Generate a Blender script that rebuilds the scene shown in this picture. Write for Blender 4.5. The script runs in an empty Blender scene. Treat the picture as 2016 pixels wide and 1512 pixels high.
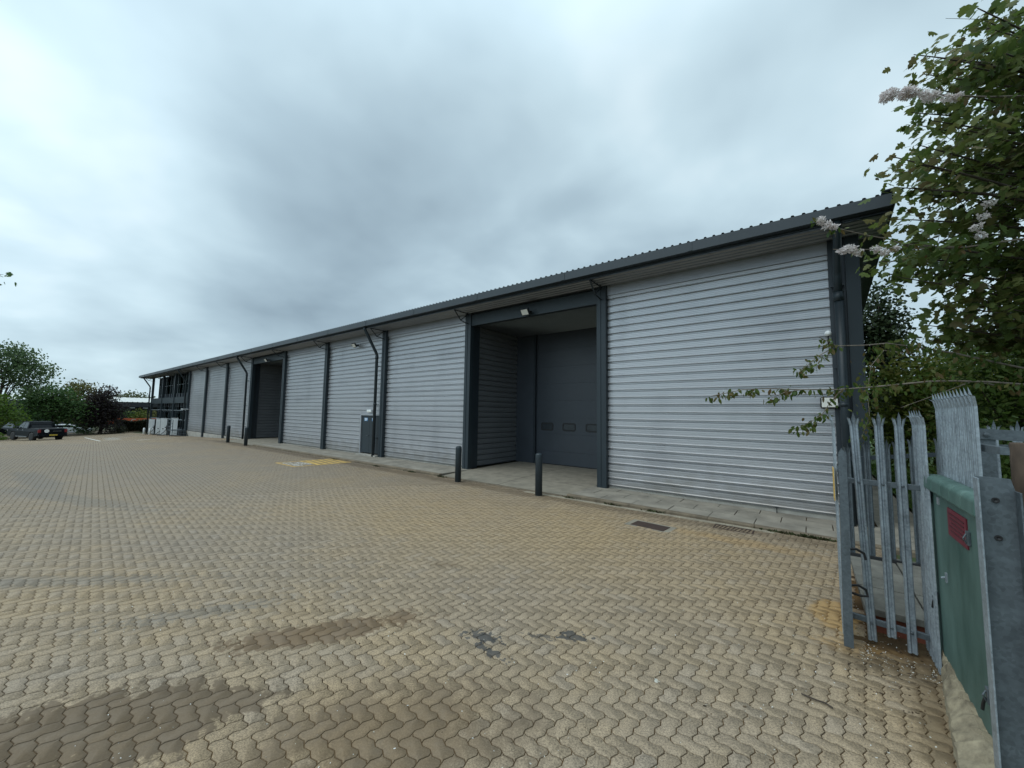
import bpy, math, random
import numpy as np
from mathutils import Vector, Matrix
R = math.radians
rng = np.random.default_rng(7)
random.seed(7)
scene = bpy.context.scene
COL = scene.collection

# ------------------------------------------------------------------ camera
def make_camera():
    yaw, pitch, roll = 0.6587, 0.0773, 0.0144
    cy, sy = math.cos(yaw), math.sin(yaw)
    fw = Vector((-sy*math.cos(pitch), cy*math.cos(pitch), math.sin(pitch)))
    r = Vector((cy, sy, 0)); u = r.cross(fw)
    r2 = r*math.cos(roll) + u*math.sin(roll)
    u2 = u*math.cos(roll) - r*math.sin(roll)
    cd = bpy.data.cameras.new('camera'); co = bpy.data.objects.new('camera', cd); COL.objects.link(co)
    m = Matrix((r2, u2, -fw)).transposed().to_4x4(); m.translation = (0, 0, 2.2534)
    co.matrix_world = m
    cd.sensor_width = 36; cd.sensor_fit = 'HORIZONTAL'; cd.lens = 757.09/2016*36
    cd.clip_start = 0.05; cd.clip_end = 3000
    scene.camera = co
make_camera()

# ------------------------------------------------------------------ light
SUN_ELEV, SUN_AZ = R(62), R(205)      # azimuth clockwise from +Y
def make_light():
    w = bpy.data.worlds.new('World'); scene.world = w; w.use_nodes = True
    nt = w.node_tree; N = nt.nodes; L = nt.links
    for n in list(N): N.remove(n)
    out = N.new('ShaderNodeOutputWorld'); bg = N.new('ShaderNodeBackground'); bg.inputs[1].default_value = 0.1
    L.new(bg.outputs[0], out.inputs[0])
    sky = N.new('ShaderNodeTexSky'); sky.sky_type = 'NISHITA'; sky.sun_disc = False
    sky.sun_elevation = SUN_ELEV; sky.sun_rotation = SUN_AZ
    tc = N.new('ShaderNodeTexCoord')
    def math_(op, a, b=None, clamp=False):
        n = N.new('ShaderNodeMath'); n.operation = op; n.use_clamp = clamp
        for i, v in enumerate((a, b)):
            if v is None: continue
            if isinstance(v, (int, float)): n.inputs[i].default_value = v
            else: L.new(v, n.inputs[i])
        return n.outputs[0]
    sep = N.new('ShaderNodeSeparateXYZ'); L.new(tc.outputs['Generated'], sep.inputs[0])
    z = math_('MAXIMUM', sep.outputs[2], 0.0)
    zz = math_('ADD', z, 0.30)
    cmb = N.new('ShaderNodeCombineXYZ')
    L.new(math_('DIVIDE', sep.outputs[0], zz), cmb.inputs[0]); L.new(math_('DIVIDE', sep.outputs[1], zz), cmb.inputs[1])
    def noise(scale, detail, rough, dist, off):
        a = N.new('ShaderNodeVectorMath'); a.operation = 'ADD'; L.new(cmb.outputs[0], a.inputs[0]); a.inputs[1].default_value = off
        n = N.new('ShaderNodeTexNoise'); n.inputs['Scale'].default_value = scale; n.inputs['Detail'].default_value = detail
        n.inputs['Roughness'].default_value = rough; n.inputs['Distortion'].default_value = dist
        L.new(a.outputs[0], n.inputs['Vector']); return n.outputs[0]
    n1 = noise(0.75, 4, 0.45, 0.5, (3.1, 1.7, 0)); n2 = noise(1.9, 4, 0.5, 0.3, (9.1, 4.2, 0)); n3 = noise(3.6, 3, 0.45, 0.2, (1.3, 7.7, 0))
    v = math_('ADD', math_('ADD', math_('MULTIPLY', n1, 1.15), math_('MULTIPLY', n2, 0.58)), math_('MULTIPLY', n3, 0.30))   # mean about .8
    v = math_('SUBTRACT', v, 0.545)
    # broad thin and thick places in the cloud deck (world directions)
    def patch(d, sharp, amt):
        nonlocal v
        dv = Vector(d).normalized()
        n = N.new('ShaderNodeVectorMath'); n.operation = 'DOT_PRODUCT'; L.new(tc.outputs['Generated'], n.inputs[0]); n.inputs[1].default_value = dv
        p = math_('POWER', math_('MAXIMUM', n.outputs['Value'], 0.0), sharp)
        v = math_('ADD', v, math_('MULTIPLY', p, amt))
    for d, s, a in SKY_PATCHES: patch(d, s, a)
    ramp = N.new('ShaderNodeValToRGB'); L.new(v, ramp.inputs[0])
    el = ramp.color_ramp.elements
    el[0].position = 0.10; el[0].color = (0.270, 0.365, 0.435, 1)
    el[1].position = 0.95; el[1].color = (0.84, 0.97, 1.03, 1)
    e = el.new(0.42); e.color = (0.405, 0.535, 0.615, 1)
    e = el.new(0.66); e.color = (0.565, 0.725, 0.805, 1)
    # the deck is thinner and brighter overhead, as an overcast sky is
    mr = N.new('ShaderNodeMapRange'); mr.interpolation_type = 'SMOOTHSTEP'
    L.new(sep.outputs[2], mr.inputs[0]); mr.inputs[1].default_value = 0.62; mr.inputs[2].default_value = 1.0
    mr.inputs[3].default_value = 1.0; mr.inputs[4].default_value = ZENITH
    # and brighter round the hidden sun, behind the camera
    sv = Vector((math.sin(SUN_AZ)*math.cos(R(38)), math.cos(SUN_AZ)*math.cos(R(38)), math.sin(R(38))))
    dn = N.new('ShaderNodeVectorMath'); dn.operation = 'DOT_PRODUCT'; L.new(tc.outputs['Generated'], dn.inputs[0]); dn.inputs[1].default_value = sv
    glow = math_('MULTIPLY', math_('POWER', math_('MAXIMUM', dn.outputs['Value'], 0.0), 3.0), GLOW)
    mul = N.new('ShaderNodeVectorMath'); mul.operation = 'SCALE'; L.new(ramp.outputs[0], mul.inputs[0])
    L.new(math_('MULTIPLY', math_('ADD', mr.outputs[0], glow), 10.0), mul.inputs['Scale'])
    mix = N.new('ShaderNodeMix'); mix.data_type = 'RGBA'; mix.inputs[0].default_value = 0.93
    L.new(sky.outputs[0], mix.inputs[6]); L.new(mul.outputs[0], mix.inputs[7])
    L.new(mix.outputs[2], bg.inputs[0])
    sd = bpy.data.lights.new('sun', 'SUN'); sd.energy = 1.0; sd.angle = R(40); sd.color = (1.0, 0.96, 0.90)
    so = bpy.data.objects.new('sun', sd); COL.objects.link(so)
    d = Vector((math.sin(SUN_AZ)*math.cos(SUN_ELEV), math.cos(SUN_AZ)*math.cos(SUN_ELEV), math.sin(SUN_ELEV)))
    so.rotation_euler = (-d).to_track_quat('-Z', 'Y').to_euler(); so.location = (0, -10, 30)
SKY_PATCHES = [((-0.97, 0.06, 0.30), 50, 0.40), ((-0.93, -0.02, 0.55), 25, 0.20), ((-0.30, 0.72, 0.62), 40, 0.04), ((0.20, 0.80, 0.55), 8, 0.17),
               ((-0.80, 0.45, 0.25), 30, -0.16), ((-0.75, 0.45, 0.45), 18, -0.12), ((-0.95, 0.25, 0.10), 120, 0.10), ((-0.72, 0.62, 0.22), 60, 0.10)]
ZENITH = 1.9
GLOW = 1.3
make_light()
vs = scene.view_settings; vs.view_transform = 'Standard'; vs.look = 'None'; vs.exposure = 0.14; vs.gamma = 1; vs.use_curve_mapping = False

# ------------------------------------------------------------------ materials
def new_mat(name):
    m = bpy.data.materials.new(name); m.use_nodes = True
    nt = m.node_tree
    return m, nt, nt.nodes, nt.links, nt.nodes['Principled BSDF']
def mat(name, c, rough=0.6, metal=0.0, var=0.12, scale=6.0, bump=0.0, bscale=40.0, c2=None, spec=0.5, stretch=(1, 1, 1), coord='Object'):
    m, nt, N, L, b = new_mat(name)
    tc = N.new('ShaderNodeTexCoord'); mp = N.new('ShaderNodeMapping'); mp.inputs['Scale'].default_value = stretch
    L.new(tc.outputs[coord], mp.inputs[0])
    n = N.new('ShaderNodeTexNoise'); n.inputs['Scale'].default_value = scale; n.inputs['Detail'].default_value = 6; n.inputs['Roughness'].default_value = 0.6
    L.new(mp.outputs[0], n.inputs['Vector'])
    r = N.new('ShaderNodeValToRGB'); L.new(n.outputs[0], r.inputs[0])
    hi = c2 if c2 else [min(1, x*(1+var)) for x in c]; lo = [x*(1-var) for x in c]
    r.color_ramp.elements[0].position = 0.32; r.color_ramp.elements[0].color = (*lo, 1)
    r.color_ramp.elements[1].position = 0.68; r.color_ramp.elements[1].color = (*hi, 1)
    L.new(r.outputs[0], b.inputs['Base Color'])
    rr = N.new('ShaderNodeMapRange'); L.new(n.outputs[0], rr.inputs[0])
    rr.inputs[3].default_value = max(0.02, rough-0.08); rr.inputs[4].default_value = min(1, rough+0.08); L.new(rr.outputs[0], b.inputs['Roughness'])
    b.inputs['Metallic'].default_value = metal; b.inputs['Specular IOR Level'].default_value = spec
    if bump:
        n2 = N.new('ShaderNodeTexNoise'); n2.inputs['Scale'].default_value = bscale; n2.inputs['Detail'].default_value = 4; L.new(mp.outputs[0], n2.inputs['Vector'])
        bp = N.new('ShaderNodeBump'); bp.inputs['Strength'].default_value = bump; bp.inputs['Distance'].default_value = 0.01
        L.new(n2.outputs[0], bp.inputs['Height']); L.new(bp.outputs[0], b.inputs['Normal'])
    return m
def galv(name, c, rough=0.45):
    m, nt, N, L, b = new_mat(name)
    tc = N.new('ShaderNodeTexCoord')
    v = N.new('ShaderNodeTexVoronoi'); v.inputs['Scale'].default_value = 55; L.new(tc.outputs['Object'], v.inputs['Vector'])
    n = N.new('ShaderNodeTexNoise'); n.inputs['Scale'].default_value = 7; n.inputs['Detail'].default_value = 8; L.new(tc.outputs['Object'], n.inputs['Vector'])
    bw = N.new('ShaderNodeRGBToBW'); L.new(v.outputs['Color'], bw.inputs[0])
    a = N.new('ShaderNodeMath'); a.operation = 'MULTIPLY_ADD'; a.inputs[1].default_value = 0.45; L.new(bw.outputs[0], a.inputs[0]); L.new(n.outputs[0], a.inputs[2])
    r = N.new('ShaderNodeValToRGB'); L.new(a.outputs[0], r.inputs[0])
    r.color_ramp.elements[0].position = 0.35; r.color_ramp.elements[0].color = (*[x*0.62 for x in c], 1)
    r.color_ramp.elements[1].position = 1.0; r.color_ramp.elements[1].color = (*[x*1.25 for x in c], 1)
    L.new(r.outputs[0], b.inputs['Base Color']); b.inputs['Metallic'].default_value = 0.35; b.inputs['Roughness'].default_value = rough
    return m
def leaf_mat(name, cols, trans=0.45):
    m, nt, N, L, b = new_mat(name)
    at = N.new('ShaderNodeAttribute'); at.attribute_name = 'tint'
    r = N.new('ShaderNodeValToRGB'); L.new(at.outputs['Fac'], r.inputs[0])
    el = r.color_ramp.elements
    el[0].color = (*cols[0], 1); el[1].color = (*cols[-1], 1)
    for i, c in enumerate(cols[1:-1]):
        e = el.new((i+1)/(len(cols)-1)); e.color = (*c, 1)
    L.new(r.outputs[0], b.inputs['Base Color']); b.inputs['Roughness'].default_value = 0.55; b.inputs['Specular IOR Level'].default_value = 0.3
    t = N.new('ShaderNodeBsdfTranslucent'); L.new(r.outputs[0], t.inputs[0])
    mx = N.new('ShaderNodeMixShader'); mx.inputs[0].default_value = trans
    L.new(b.outputs[0], mx.inputs[1]); L.new(t.outputs[0], mx.inputs[2])
    L.new(mx.outputs[0], N['Material Output'].inputs[0])
    return m

M = {}
def cladding_mat():
    m, nt, N, L, b = new_mat('silver_cladding')
    tc = N.new('ShaderNodeTexCoord'); geo = N.new('ShaderNodeNewGeometry')
    mp = N.new('ShaderNodeMapping'); mp.inputs['Scale'].default_value = (0.25, 1, 5.0); L.new(geo.outputs['Position'], mp.inputs[0])
    n = N.new('ShaderNodeTexNoise'); n.inputs['Scale'].default_value = 1.0; n.inputs['Detail'].default_value = 6; L.new(mp.outputs[0], n.inputs['Vector'])
    mp2 = N.new('ShaderNodeMapping'); mp2.inputs['Scale'].default_value = (1.2, 1, 0.25); L.new(geo.outputs['Position'], mp2.inputs[0])
    n2 = N.new('ShaderNodeTexNoise'); n2.inputs['Scale'].default_value = 0.8; n2.inputs['Detail'].default_value = 3; L.new(mp2.outputs[0], n2.inputs['Vector'])
    add = N.new('ShaderNodeMath'); add.operation = 'ADD'; L.new(n.outputs[0], add.inputs[0]); L.new(n2.outputs[0], add.inputs[1])
    r = N.new('ShaderNodeValToRGB'); L.new(add.outputs[0], r.inputs[0])
    r.color_ramp.elements[0].position = 0.7; r.color_ramp.elements[0].color = (0.375, 0.378, 0.395, 1)
    r.color_ramp.elements[1].position = 1.3; r.color_ramp.elements[1].color = (0.455, 0.458, 0.474, 1)
    sx = N.new('ShaderNodeSeparateXYZ'); L.new(geo.outputs['Position'], sx.inputs[0])
    nd = N.new('ShaderNodeTexNoise'); nd.inputs['Scale'].default_value = 2.6; nd.inputs['Detail'].default_value = 8; L.new(geo.outputs['Position'], nd.inputs['Vector'])
    hm = N.new('ShaderNodeMath'); hm.operation = 'MULTIPLY_ADD'; hm.inputs[1].default_value = -1.1; L.new(nd.outputs[0], hm.inputs[0]); L.new(sx.outputs[2], hm.inputs[2])
    dm = N.new('ShaderNodeMapRange'); L.new(hm.outputs[0], dm.inputs[0]); dm.inputs[1].default_value = -0.55; dm.inputs[2].default_value = 0.15; dm.inputs[3].default_value = 0.55; dm.inputs[4].default_value = 0.0
    dx = N.new('ShaderNodeMix'); dx.data_type = 'RGBA'; L.new(dm.outputs[0], dx.inputs[0]); L.new(r.outputs[0], dx.inputs[6]); dx.inputs[7].default_value = (0.20, 0.175, 0.135, 1)
    L.new(dx.outputs[2], b.inputs['Base Color'])
    b.inputs['Metallic'].default_value = 0.42; b.inputs['Roughness'].default_value = 0.34
    return m
M['clad'] = cladding_mat()
M['soffit'] = mat('grey_soffit_sheet', (0.24, 0.265, 0.30), 0.32, 0.8, 0.08, 2)
M['flash'] = mat('silver_flashing', (0.36, 0.37, 0.40), 0.45, 0.5, 0.06, 2)
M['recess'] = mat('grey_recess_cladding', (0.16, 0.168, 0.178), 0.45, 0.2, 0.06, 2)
M['anth'] = mat('anthracite_paint', (0.024, 0.034, 0.041), 0.45, 0.0, 0.14, 1.5, stretch=(1, 1, 0.4), spec=0.35)
M['anth_d'] = mat('anthracite_paint_dark', (0.020, 0.028, 0.036), 0.45, 0.0, 0.12, 1.5)
M['door'] = mat('grey_door_paint', (0.038, 0.046, 0.058), 0.45, 0.0, 0.10, 1.2)
M['gutter'] = mat('grey_gutter_paint', (0.024, 0.032, 0.038), 0.45, 0.0, 0.15, 1.2)
M['roof'] = mat('grey_roof_sheet', (0.16, 0.175, 0.19), 0.5, 0.2, 0.15, 2)
M['conc'] = mat('concrete', (0.225, 0.200, 0.155), 0.85, 0, 0.22, 3.0, 0.3, 30)
M['slab'] = mat('paving_slab', (0.235, 0.212, 0.172), 0.85, 0, 0.28, 1.7, 0.25, 40)
M['cslab'] = mat('weathered_cover_slab', (0.135, 0.128, 0.108), 0.9, 0, 0.3, 4, 0.3, 30)
M['kerb'] = mat('kerb_concrete', (0.150, 0.118, 0.080), 0.9, 0, 0.3, 4, 0.3, 30)
M['plinth'] = mat('plinth_concrete', (0.34, 0.32, 0.28), 0.85, 0, 0.2, 2.5, 0.3, 30)
M['soil'] = mat('dark_soil', (0.055, 0.042, 0.028), 0.95, 0, 0.4, 8, 0.6, 30, c2=(0.13, 0.095, 0.055))
M['galv'] = galv('galvanised_steel', (0.27, 0.31, 0.34))
M['galv_d'] = galv('weathered_galvanised_steel', (0.105, 0.125, 0.138), 0.55)
M['black'] = mat('black_rubber', (0.012, 0.012, 0.013), 0.6, 0, 0.2, 8)
M['white'] = mat('white_paint', (0.82, 0.84, 0.84), 0.45, 0, 0.08, 3)
M['yellow'] = mat('yellow_line_paint', (0.58, 0.34, 0.06), 0.8, 0, 0.2, 9, c2=(0.66, 0.45, 0.14))
M['ochre'] = mat('worn_ochre_paint', (0.30, 0.20, 0.075), 0.85, 0, 0.3, 6, c2=(0.36, 0.25, 0.10))
M['wline'] = mat('white_line_paint', (0.62, 0.60, 0.55), 0.8, 0, 0.2, 9)
M['rust'] = mat('rusty_steel', (0.045, 0.026, 0.015), 0.8, 0.1, 0.5, 5, 0.4, 25, c2=(0.12, 0.085, 0.06), stretch=(1, 1, 0.35))
M['green'] = mat('green_plastic', (0.046, 0.112, 0.092), 0.55, 0, 0.3, 2.2, 0.1, 30, c2=(0.100, 0.170, 0.148), stretch=(1.5, 1.5, 0.5))
M['red'] = mat('faded_red', (0.15, 0.016, 0.028), 0.6, 0, 0.15, 10)
M['redline'] = mat('dark_red_print', (0.07, 0.010, 0.016), 0.6, 0, 0.1, 10)
M['redbrick'] = mat('red_brick', (0.17, 0.045, 0.022), 0.8, 0, 0.3, 6, 0.3)
M['banner'] = mat('orange_red_banner', (0.48, 0.085, 0.03), 0.6, 0, 0.15, 2)
M['bark'] = mat('bark', (0.06, 0.045, 0.034), 0.9, 0, 0.4, 10, 0.7, 25, stretch=(1, 1, 0.3))
M['twig'] = mat('pale_twig_bark', (0.17, 0.14, 0.11), 0.8, 0, 0.3, 10)
M['grate'] = mat('rusted_iron', (0.050, 0.030, 0.022), 0.75, 0.2, 0.4, 14, 0.4)
M['lens'] = mat('lamp_glass', (0.72, 0.70, 0.64), 0.25, 0, 0.05, 3)
M['carblack'] = mat('black_car_paint', (0.006, 0.008, 0.011), 0.42, 0, 0.1, 2, spec=0.10)
M['carwhite'] = mat('white_car_paint', (0.72, 0.76, 0.78), 0.25, 0, 0.04, 2)
M['carglass'] = mat('dark_car_glass', (0.010, 0.012, 0.014), 0.10, 0, 0.1, 2, spec=0.4)
M['tyre'] = mat('tyre_rubber', (0.016, 0.016, 0.016), 0.8, 0, 0.2, 8)
M['rim'] = mat('grey_alloy', (0.14, 0.145, 0.15), 0.4, 0.6, 0.1, 5)
M['plate'] = mat('yellow_plate', (0.56, 0.40, 0.05), 0.5, 0, 0.1, 5)
M['tail'] = mat('red_lamp_glass', (0.22, 0.015, 0.018), 0.25, 0, 0.1, 5)
M['blue'] = mat('blue_sign', (0.08, 0.22, 0.42), 0.5, 0, 0.1, 5)
M['farroof'] = mat('white_roof_sheet', (0.55, 0.56, 0.53), 0.6, 0, 0.06, 1)
M['farwall'] = mat('dark_far_wall', (0.022, 0.024, 0.028), 0.6, 0, 0.2, 1)
M['petal'] = mat('white_petals', (0.66, 0.61, 0.58), 0.7, 0, 0.1, 20)
M['lawn'] = mat('lawn', (0.045, 0.085, 0.016), 0.9, 0, 0.4, 2, 0.6, 40, c2=(0.075, 0.13, 0.025))
M['chip'] = mat('silver_door_frame', (0.40, 0.41, 0.43), 0.4, 0.5, 0.08, 3)
M['crete_moss'] = mat('mossy_stone', (0.27, 0.22, 0.145), 0.95, 0, 0.45, 9, 0.9, 22, c2=(0.36, 0.30, 0.20))
def glass_mat():
    m, nt, N, L, b = new_mat('window_glass')
    b.inputs['Base Color'].default_value = (0.022, 0.038, 0.034, 1); b.inputs['Roughness'].default_value = 0.03
    b.inputs['Specular IOR Level'].default_value = 0.9; b.inputs['IOR'].default_value = 1.7
    return m
M['glass'] = glass_mat()
M['dglass'] = mat('dark_acrylic', (0.040, 0.046, 0.052), 0.2, 0, 0.1, 3, spec=0.4)

# ------------------------------------------------------------------ mesh helpers
class MB:
    def __init__(s): s.v = []; s.f = []
    def add(s, vs, fs):
        o = len(s.v); s.v += [tuple(float(c) for c in v) for v in vs]; s.f += [tuple(i+o for i in f) for f in fs]; return s
    def box(s, x0, x1, y0, y1, z0, z1):
        return s.add([(x0,y0,z0),(x1,y0,z0),(x1,y1,z0),(x0,y1,z0),(x0,y0,z1),(x1,y0,z1),(x1,y1,z1),(x0,y1,z1)],
                     [(0,3,2,1),(4,5,6,7),(0,1,5,4),(1,2,6,5),(2,3,7,6),(3,0,4,7)])
    def quad(s, a, b, c, d): return s.add([a,b,c,d], [(0,1,2,3)])
    def prism(s, poly, axis, a, b):
        # poly: 2-D outline (ccw) in the other two axes, extruded on `axis` from a to b
        def P(p, t):
            return {0:(t,p[0],p[1]), 1:(p[0],t,p[1]), 2:(p[0],p[1],t)}[axis]
        n = len(poly); vs = [P(p,a) for p in poly]+[P(p,b) for p in poly]
        fs = [tuple(range(n))[::-1], tuple(range(n,2*n))]+[(i,(i+1)%n,n+(i+1)%n,n+i) for i in range(n)]
        return s.add(vs, fs)
    def tube(s, pts, r, n=8, caps=True):
        pts = [Vector(p) for p in pts]; rs = r if isinstance(r,(list,tuple)) else [r]*len(pts)
        rings = []; prev = None
        for i, p in enumerate(pts):
            d = (pts[min(i+1,len(pts)-1)]-pts[max(i-1,0)]).normalized()
            a = prev if prev is not None else (Vector((0,0,1)) if abs(d.z)<0.9 else Vector((1,0,0)))
            x = (a-d*a.dot(d)).normalized(); y = d.cross(x); prev = x
            rings.append([p+(x*math.cos(2*math.pi*k/n)+y*math.sin(2*math.pi*k/n))*rs[i] for k in range(n)])
        vs = [q for g in rings for q in g]; fs = []
        for i in range(len(pts)-1):
            for k in range(n):
                fs.append((i*n+k, i*n+(k+1)%n, (i+1)*n+(k+1)%n, (i+1)*n+k))
        if caps: fs += [tuple(range(n))[::-1], tuple(range((len(pts)-1)*n, len(pts)*n))]
        return s.add(vs, fs)
    def lathe(s, prof, c, n=20):
        vs = []; fs = []
        for r, z in prof:
            vs += [(c[0]+r*math.cos(2*math.pi*k/n), c[1]+r*math.sin(2*math.pi*k/n), c[2]+z) for k in range(n)]
        for i in range(len(prof)-1):
            for k in range(n): fs.append((i*n+k, i*n+(k+1)%n, (i+1)*n+(k+1)%n, (i+1)*n+k))
        fs += [tuple(range(n))[::-1], tuple(range((len(prof)-1)*n, len(prof)*n))]
        return s.add(vs, fs)
BASE = {}
def tag(o, label=None, cat=None, group=None, kind=None):
    if label: o['label'] = label
    if cat: o['category'] = cat
    if group: o['group'] = group
    if kind: o['kind'] = kind
    return o
def link_mesh(name, verts, faces, material, parent=None, smooth=False, bevel=0, local=False):
    me = bpy.data.meshes.new(name)
    if parent is not None: off = (0,0,0) if local else BASE[parent.name]
    elif local: off = (0,0,0)
    else:
        a = np.array(verts); off = ((a[:,0].min()+a[:,0].max())/2, (a[:,1].min()+a[:,1].max())/2, a[:,2].min())
    me.from_pydata([(v[0]-off[0], v[1]-off[1], v[2]-off[2]) for v in verts], [], faces)
    mats = material if isinstance(material, list) else [material]
    for m in mats: me.materials.append(m)
    if smooth: me.polygons.foreach_set('use_smooth', [True]*len(me.polygons))
    me.update()
    o = bpy.data.objects.new(name, me); COL.objects.link(o)
    if parent is not None: o.parent = parent; BASE[o.name] = off
    else: o.location = off; BASE[o.name] = off
    if bevel:
        b = o.modifiers.new('bevel', 'BEVEL'); b.width = bevel; b.segments = 2; b.limit_method = 'ANGLE'; b.angle_limit = R(35)
    return o
def part(name, mb, m, parent, **k):
    # a mesh under a thing (or a sub-part under a part); coordinates are world unless local
    return link_mesh(name, mb.v, mb.f, m, parent, **k)
def single(name, mb, m, label=None, cat=None, group=None, kind=None, **k):
    return tag(link_mesh(name, mb.v, mb.f, m, None, **k), label, cat, group, kind)
def thing(name, base, label, cat, group=None, rz=0):
    o = bpy.data.objects.new(name, None); COL.objects.link(o); o.location = base; o.rotation_euler = (0,0,rz)
    o.empty_display_size = 0.2; BASE[o.name] = tuple(base)
    return tag(o, label, cat, group)
def dup(root, loc, label, group=None, rz=None):
    r = root.copy(); COL.objects.link(r); r.location = loc; r['label'] = label
    if rz is not None: r.rotation_euler = (0,0,rz)
    if group: r['group'] = group
    for ch in list(root.children):
        c = ch.copy(); COL.objects.link(c); c.parent = r
        for g in list(ch.children):
            d = g.copy(); COL.objects.link(d); d.parent = c
    return r
def np_mesh(name, V, loops, starts, totals, mats, midx=None, attrs=None, smooth=False, parent=None):
    me = bpy.data.meshes.new(name); V = np.asarray(V, np.float32)
    off = np.array(BASE[parent.name] if parent is not None else (0,0,0), np.float32)
    me.vertices.add(len(V)); me.vertices.foreach_set('co', (V-off).ravel())
    me.loops.add(len(loops)); me.loops.foreach_set('vertex_index', np.asarray(loops, np.int32))
    me.polygons.add(len(starts)); me.polygons.foreach_set('loop_start', np.asarray(starts, np.int32))
    try: me.polygons.foreach_set('loop_total', np.asarray(totals, np.int32))
    except Exception: pass
    for m in mats: me.materials.append(m)
    if midx is not None: me.polygons.foreach_set('material_index', np.asarray(midx, np.int32))
    if smooth: me.polygons.foreach_set('use_smooth', np.ones(len(starts), bool))
    me.update(calc_edges=True)
    for k, a in (attrs or {}).items():
        at = me.attributes.new(k, 'FLOAT', 'FACE'); at.data.foreach_set('value', np.asarray(a, np.float32))
    o = bpy.data.objects.new(name, me); COL.objects.link(o)
    if parent is not None: o.parent = parent; BASE[o.name] = tuple(off)
    return o

# ------------------------------------------------------------------ ground levels
def gz(X, Y):
    X = np.asarray(X, float); Y = np.asarray(Y, float)
    t = np.clip(-36-X, 0, 45)
    return -0.012*np.clip(Y, 0, 9.85) - 0.030*t - 0.0011*t*np.clip(10-Y, 0, 12)
def gz1(x, y): return float(gz(x, y))
def pave_z(x): return -0.02-0.05*min(max((x+5)/5.5, 0), 1)

# ------------------------------------------------------------------ ground materials
def stain_nodes(N, L, pos, base_out, stains):
    """dirt marks with a shape of their own: noisy ellipses at fixed places on the ground"""
    nz = N.new('ShaderNodeTexNoise'); nz.inputs['Scale'].default_value = 3.2; nz.inputs['Detail'].default_value = 7; nz.inputs['Roughness'].default_value = 0.65
    L.new(pos, nz.inputs['Vector'])
    nf = N.new('ShaderNodeTexNoise'); nf.inputs['Scale'].default_value = 17; nf.inputs['Detail'].default_value = 7; L.new(pos, nf.inputs['Vector'])
    nmix = N.new('ShaderNodeMath'); nmix.operation = 'MULTIPLY_ADD'; nmix.inputs[1].default_value = 0.35; L.new(nf.outputs[0], nmix.inputs[0]); L.new(nz.outputs[0], nmix.inputs[2])
    cur = base_out
    for (cx, cy, rx, ry, ang, col, amt, soft, wob, fine) in stains:
        mp = N.new('ShaderNodeMapping'); mp.vector_type = 'TEXTURE'; mp.inputs['Location'].default_value = (cx, cy, 0)
        mp.inputs['Rotation'].default_value = (0, 0, R(ang)); mp.inputs['Scale'].default_value = (rx, ry, 1000)
        L.new(pos, mp.inputs[0])
        ln = N.new('ShaderNodeVectorMath'); ln.operation = 'LENGTH'; L.new(mp.outputs[0], ln.inputs[0])
        a = N.new('ShaderNodeMath'); a.operation = 'MULTIPLY_ADD'; a.inputs[1].default_value = wob*1.5
        L.new((nf if fine else nmix).outputs[0], a.inputs[0]); L.new(ln.outputs['Value'], a.inputs[2])
        r = N.new('ShaderNodeMapRange'); r.interpolation_type = 'SMOOTHSTEP'; L.new(a.outputs[0], r.inputs[0])
        e = 1+wob*1.5*(0.5 if fine else 0.675)
        r.inputs[1].default_value = e-soft; r.inputs[2].default_value = e+soft; r.inputs[3].default_value = amt; r.inputs[4].default_value = 0
        mx = N.new('ShaderNodeMix'); mx.data_type = 'RGBA'; mx.blend_type = 'MIX'
        L.new(r.outputs[0], mx.inputs[0]); L.new(cur, mx.inputs[6]); mx.inputs[7].default_value = (*col, 1)
        cur = mx.outputs[2]
    return cur
DK = (0.118, 0.083, 0.050); BK = (0.030, 0.034, 0.038); BR = (0.145, 0.094, 0.050); SAND = (0.33, 0.205, 0.085); GREY = (0.135, 0.130, 0.118)
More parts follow.
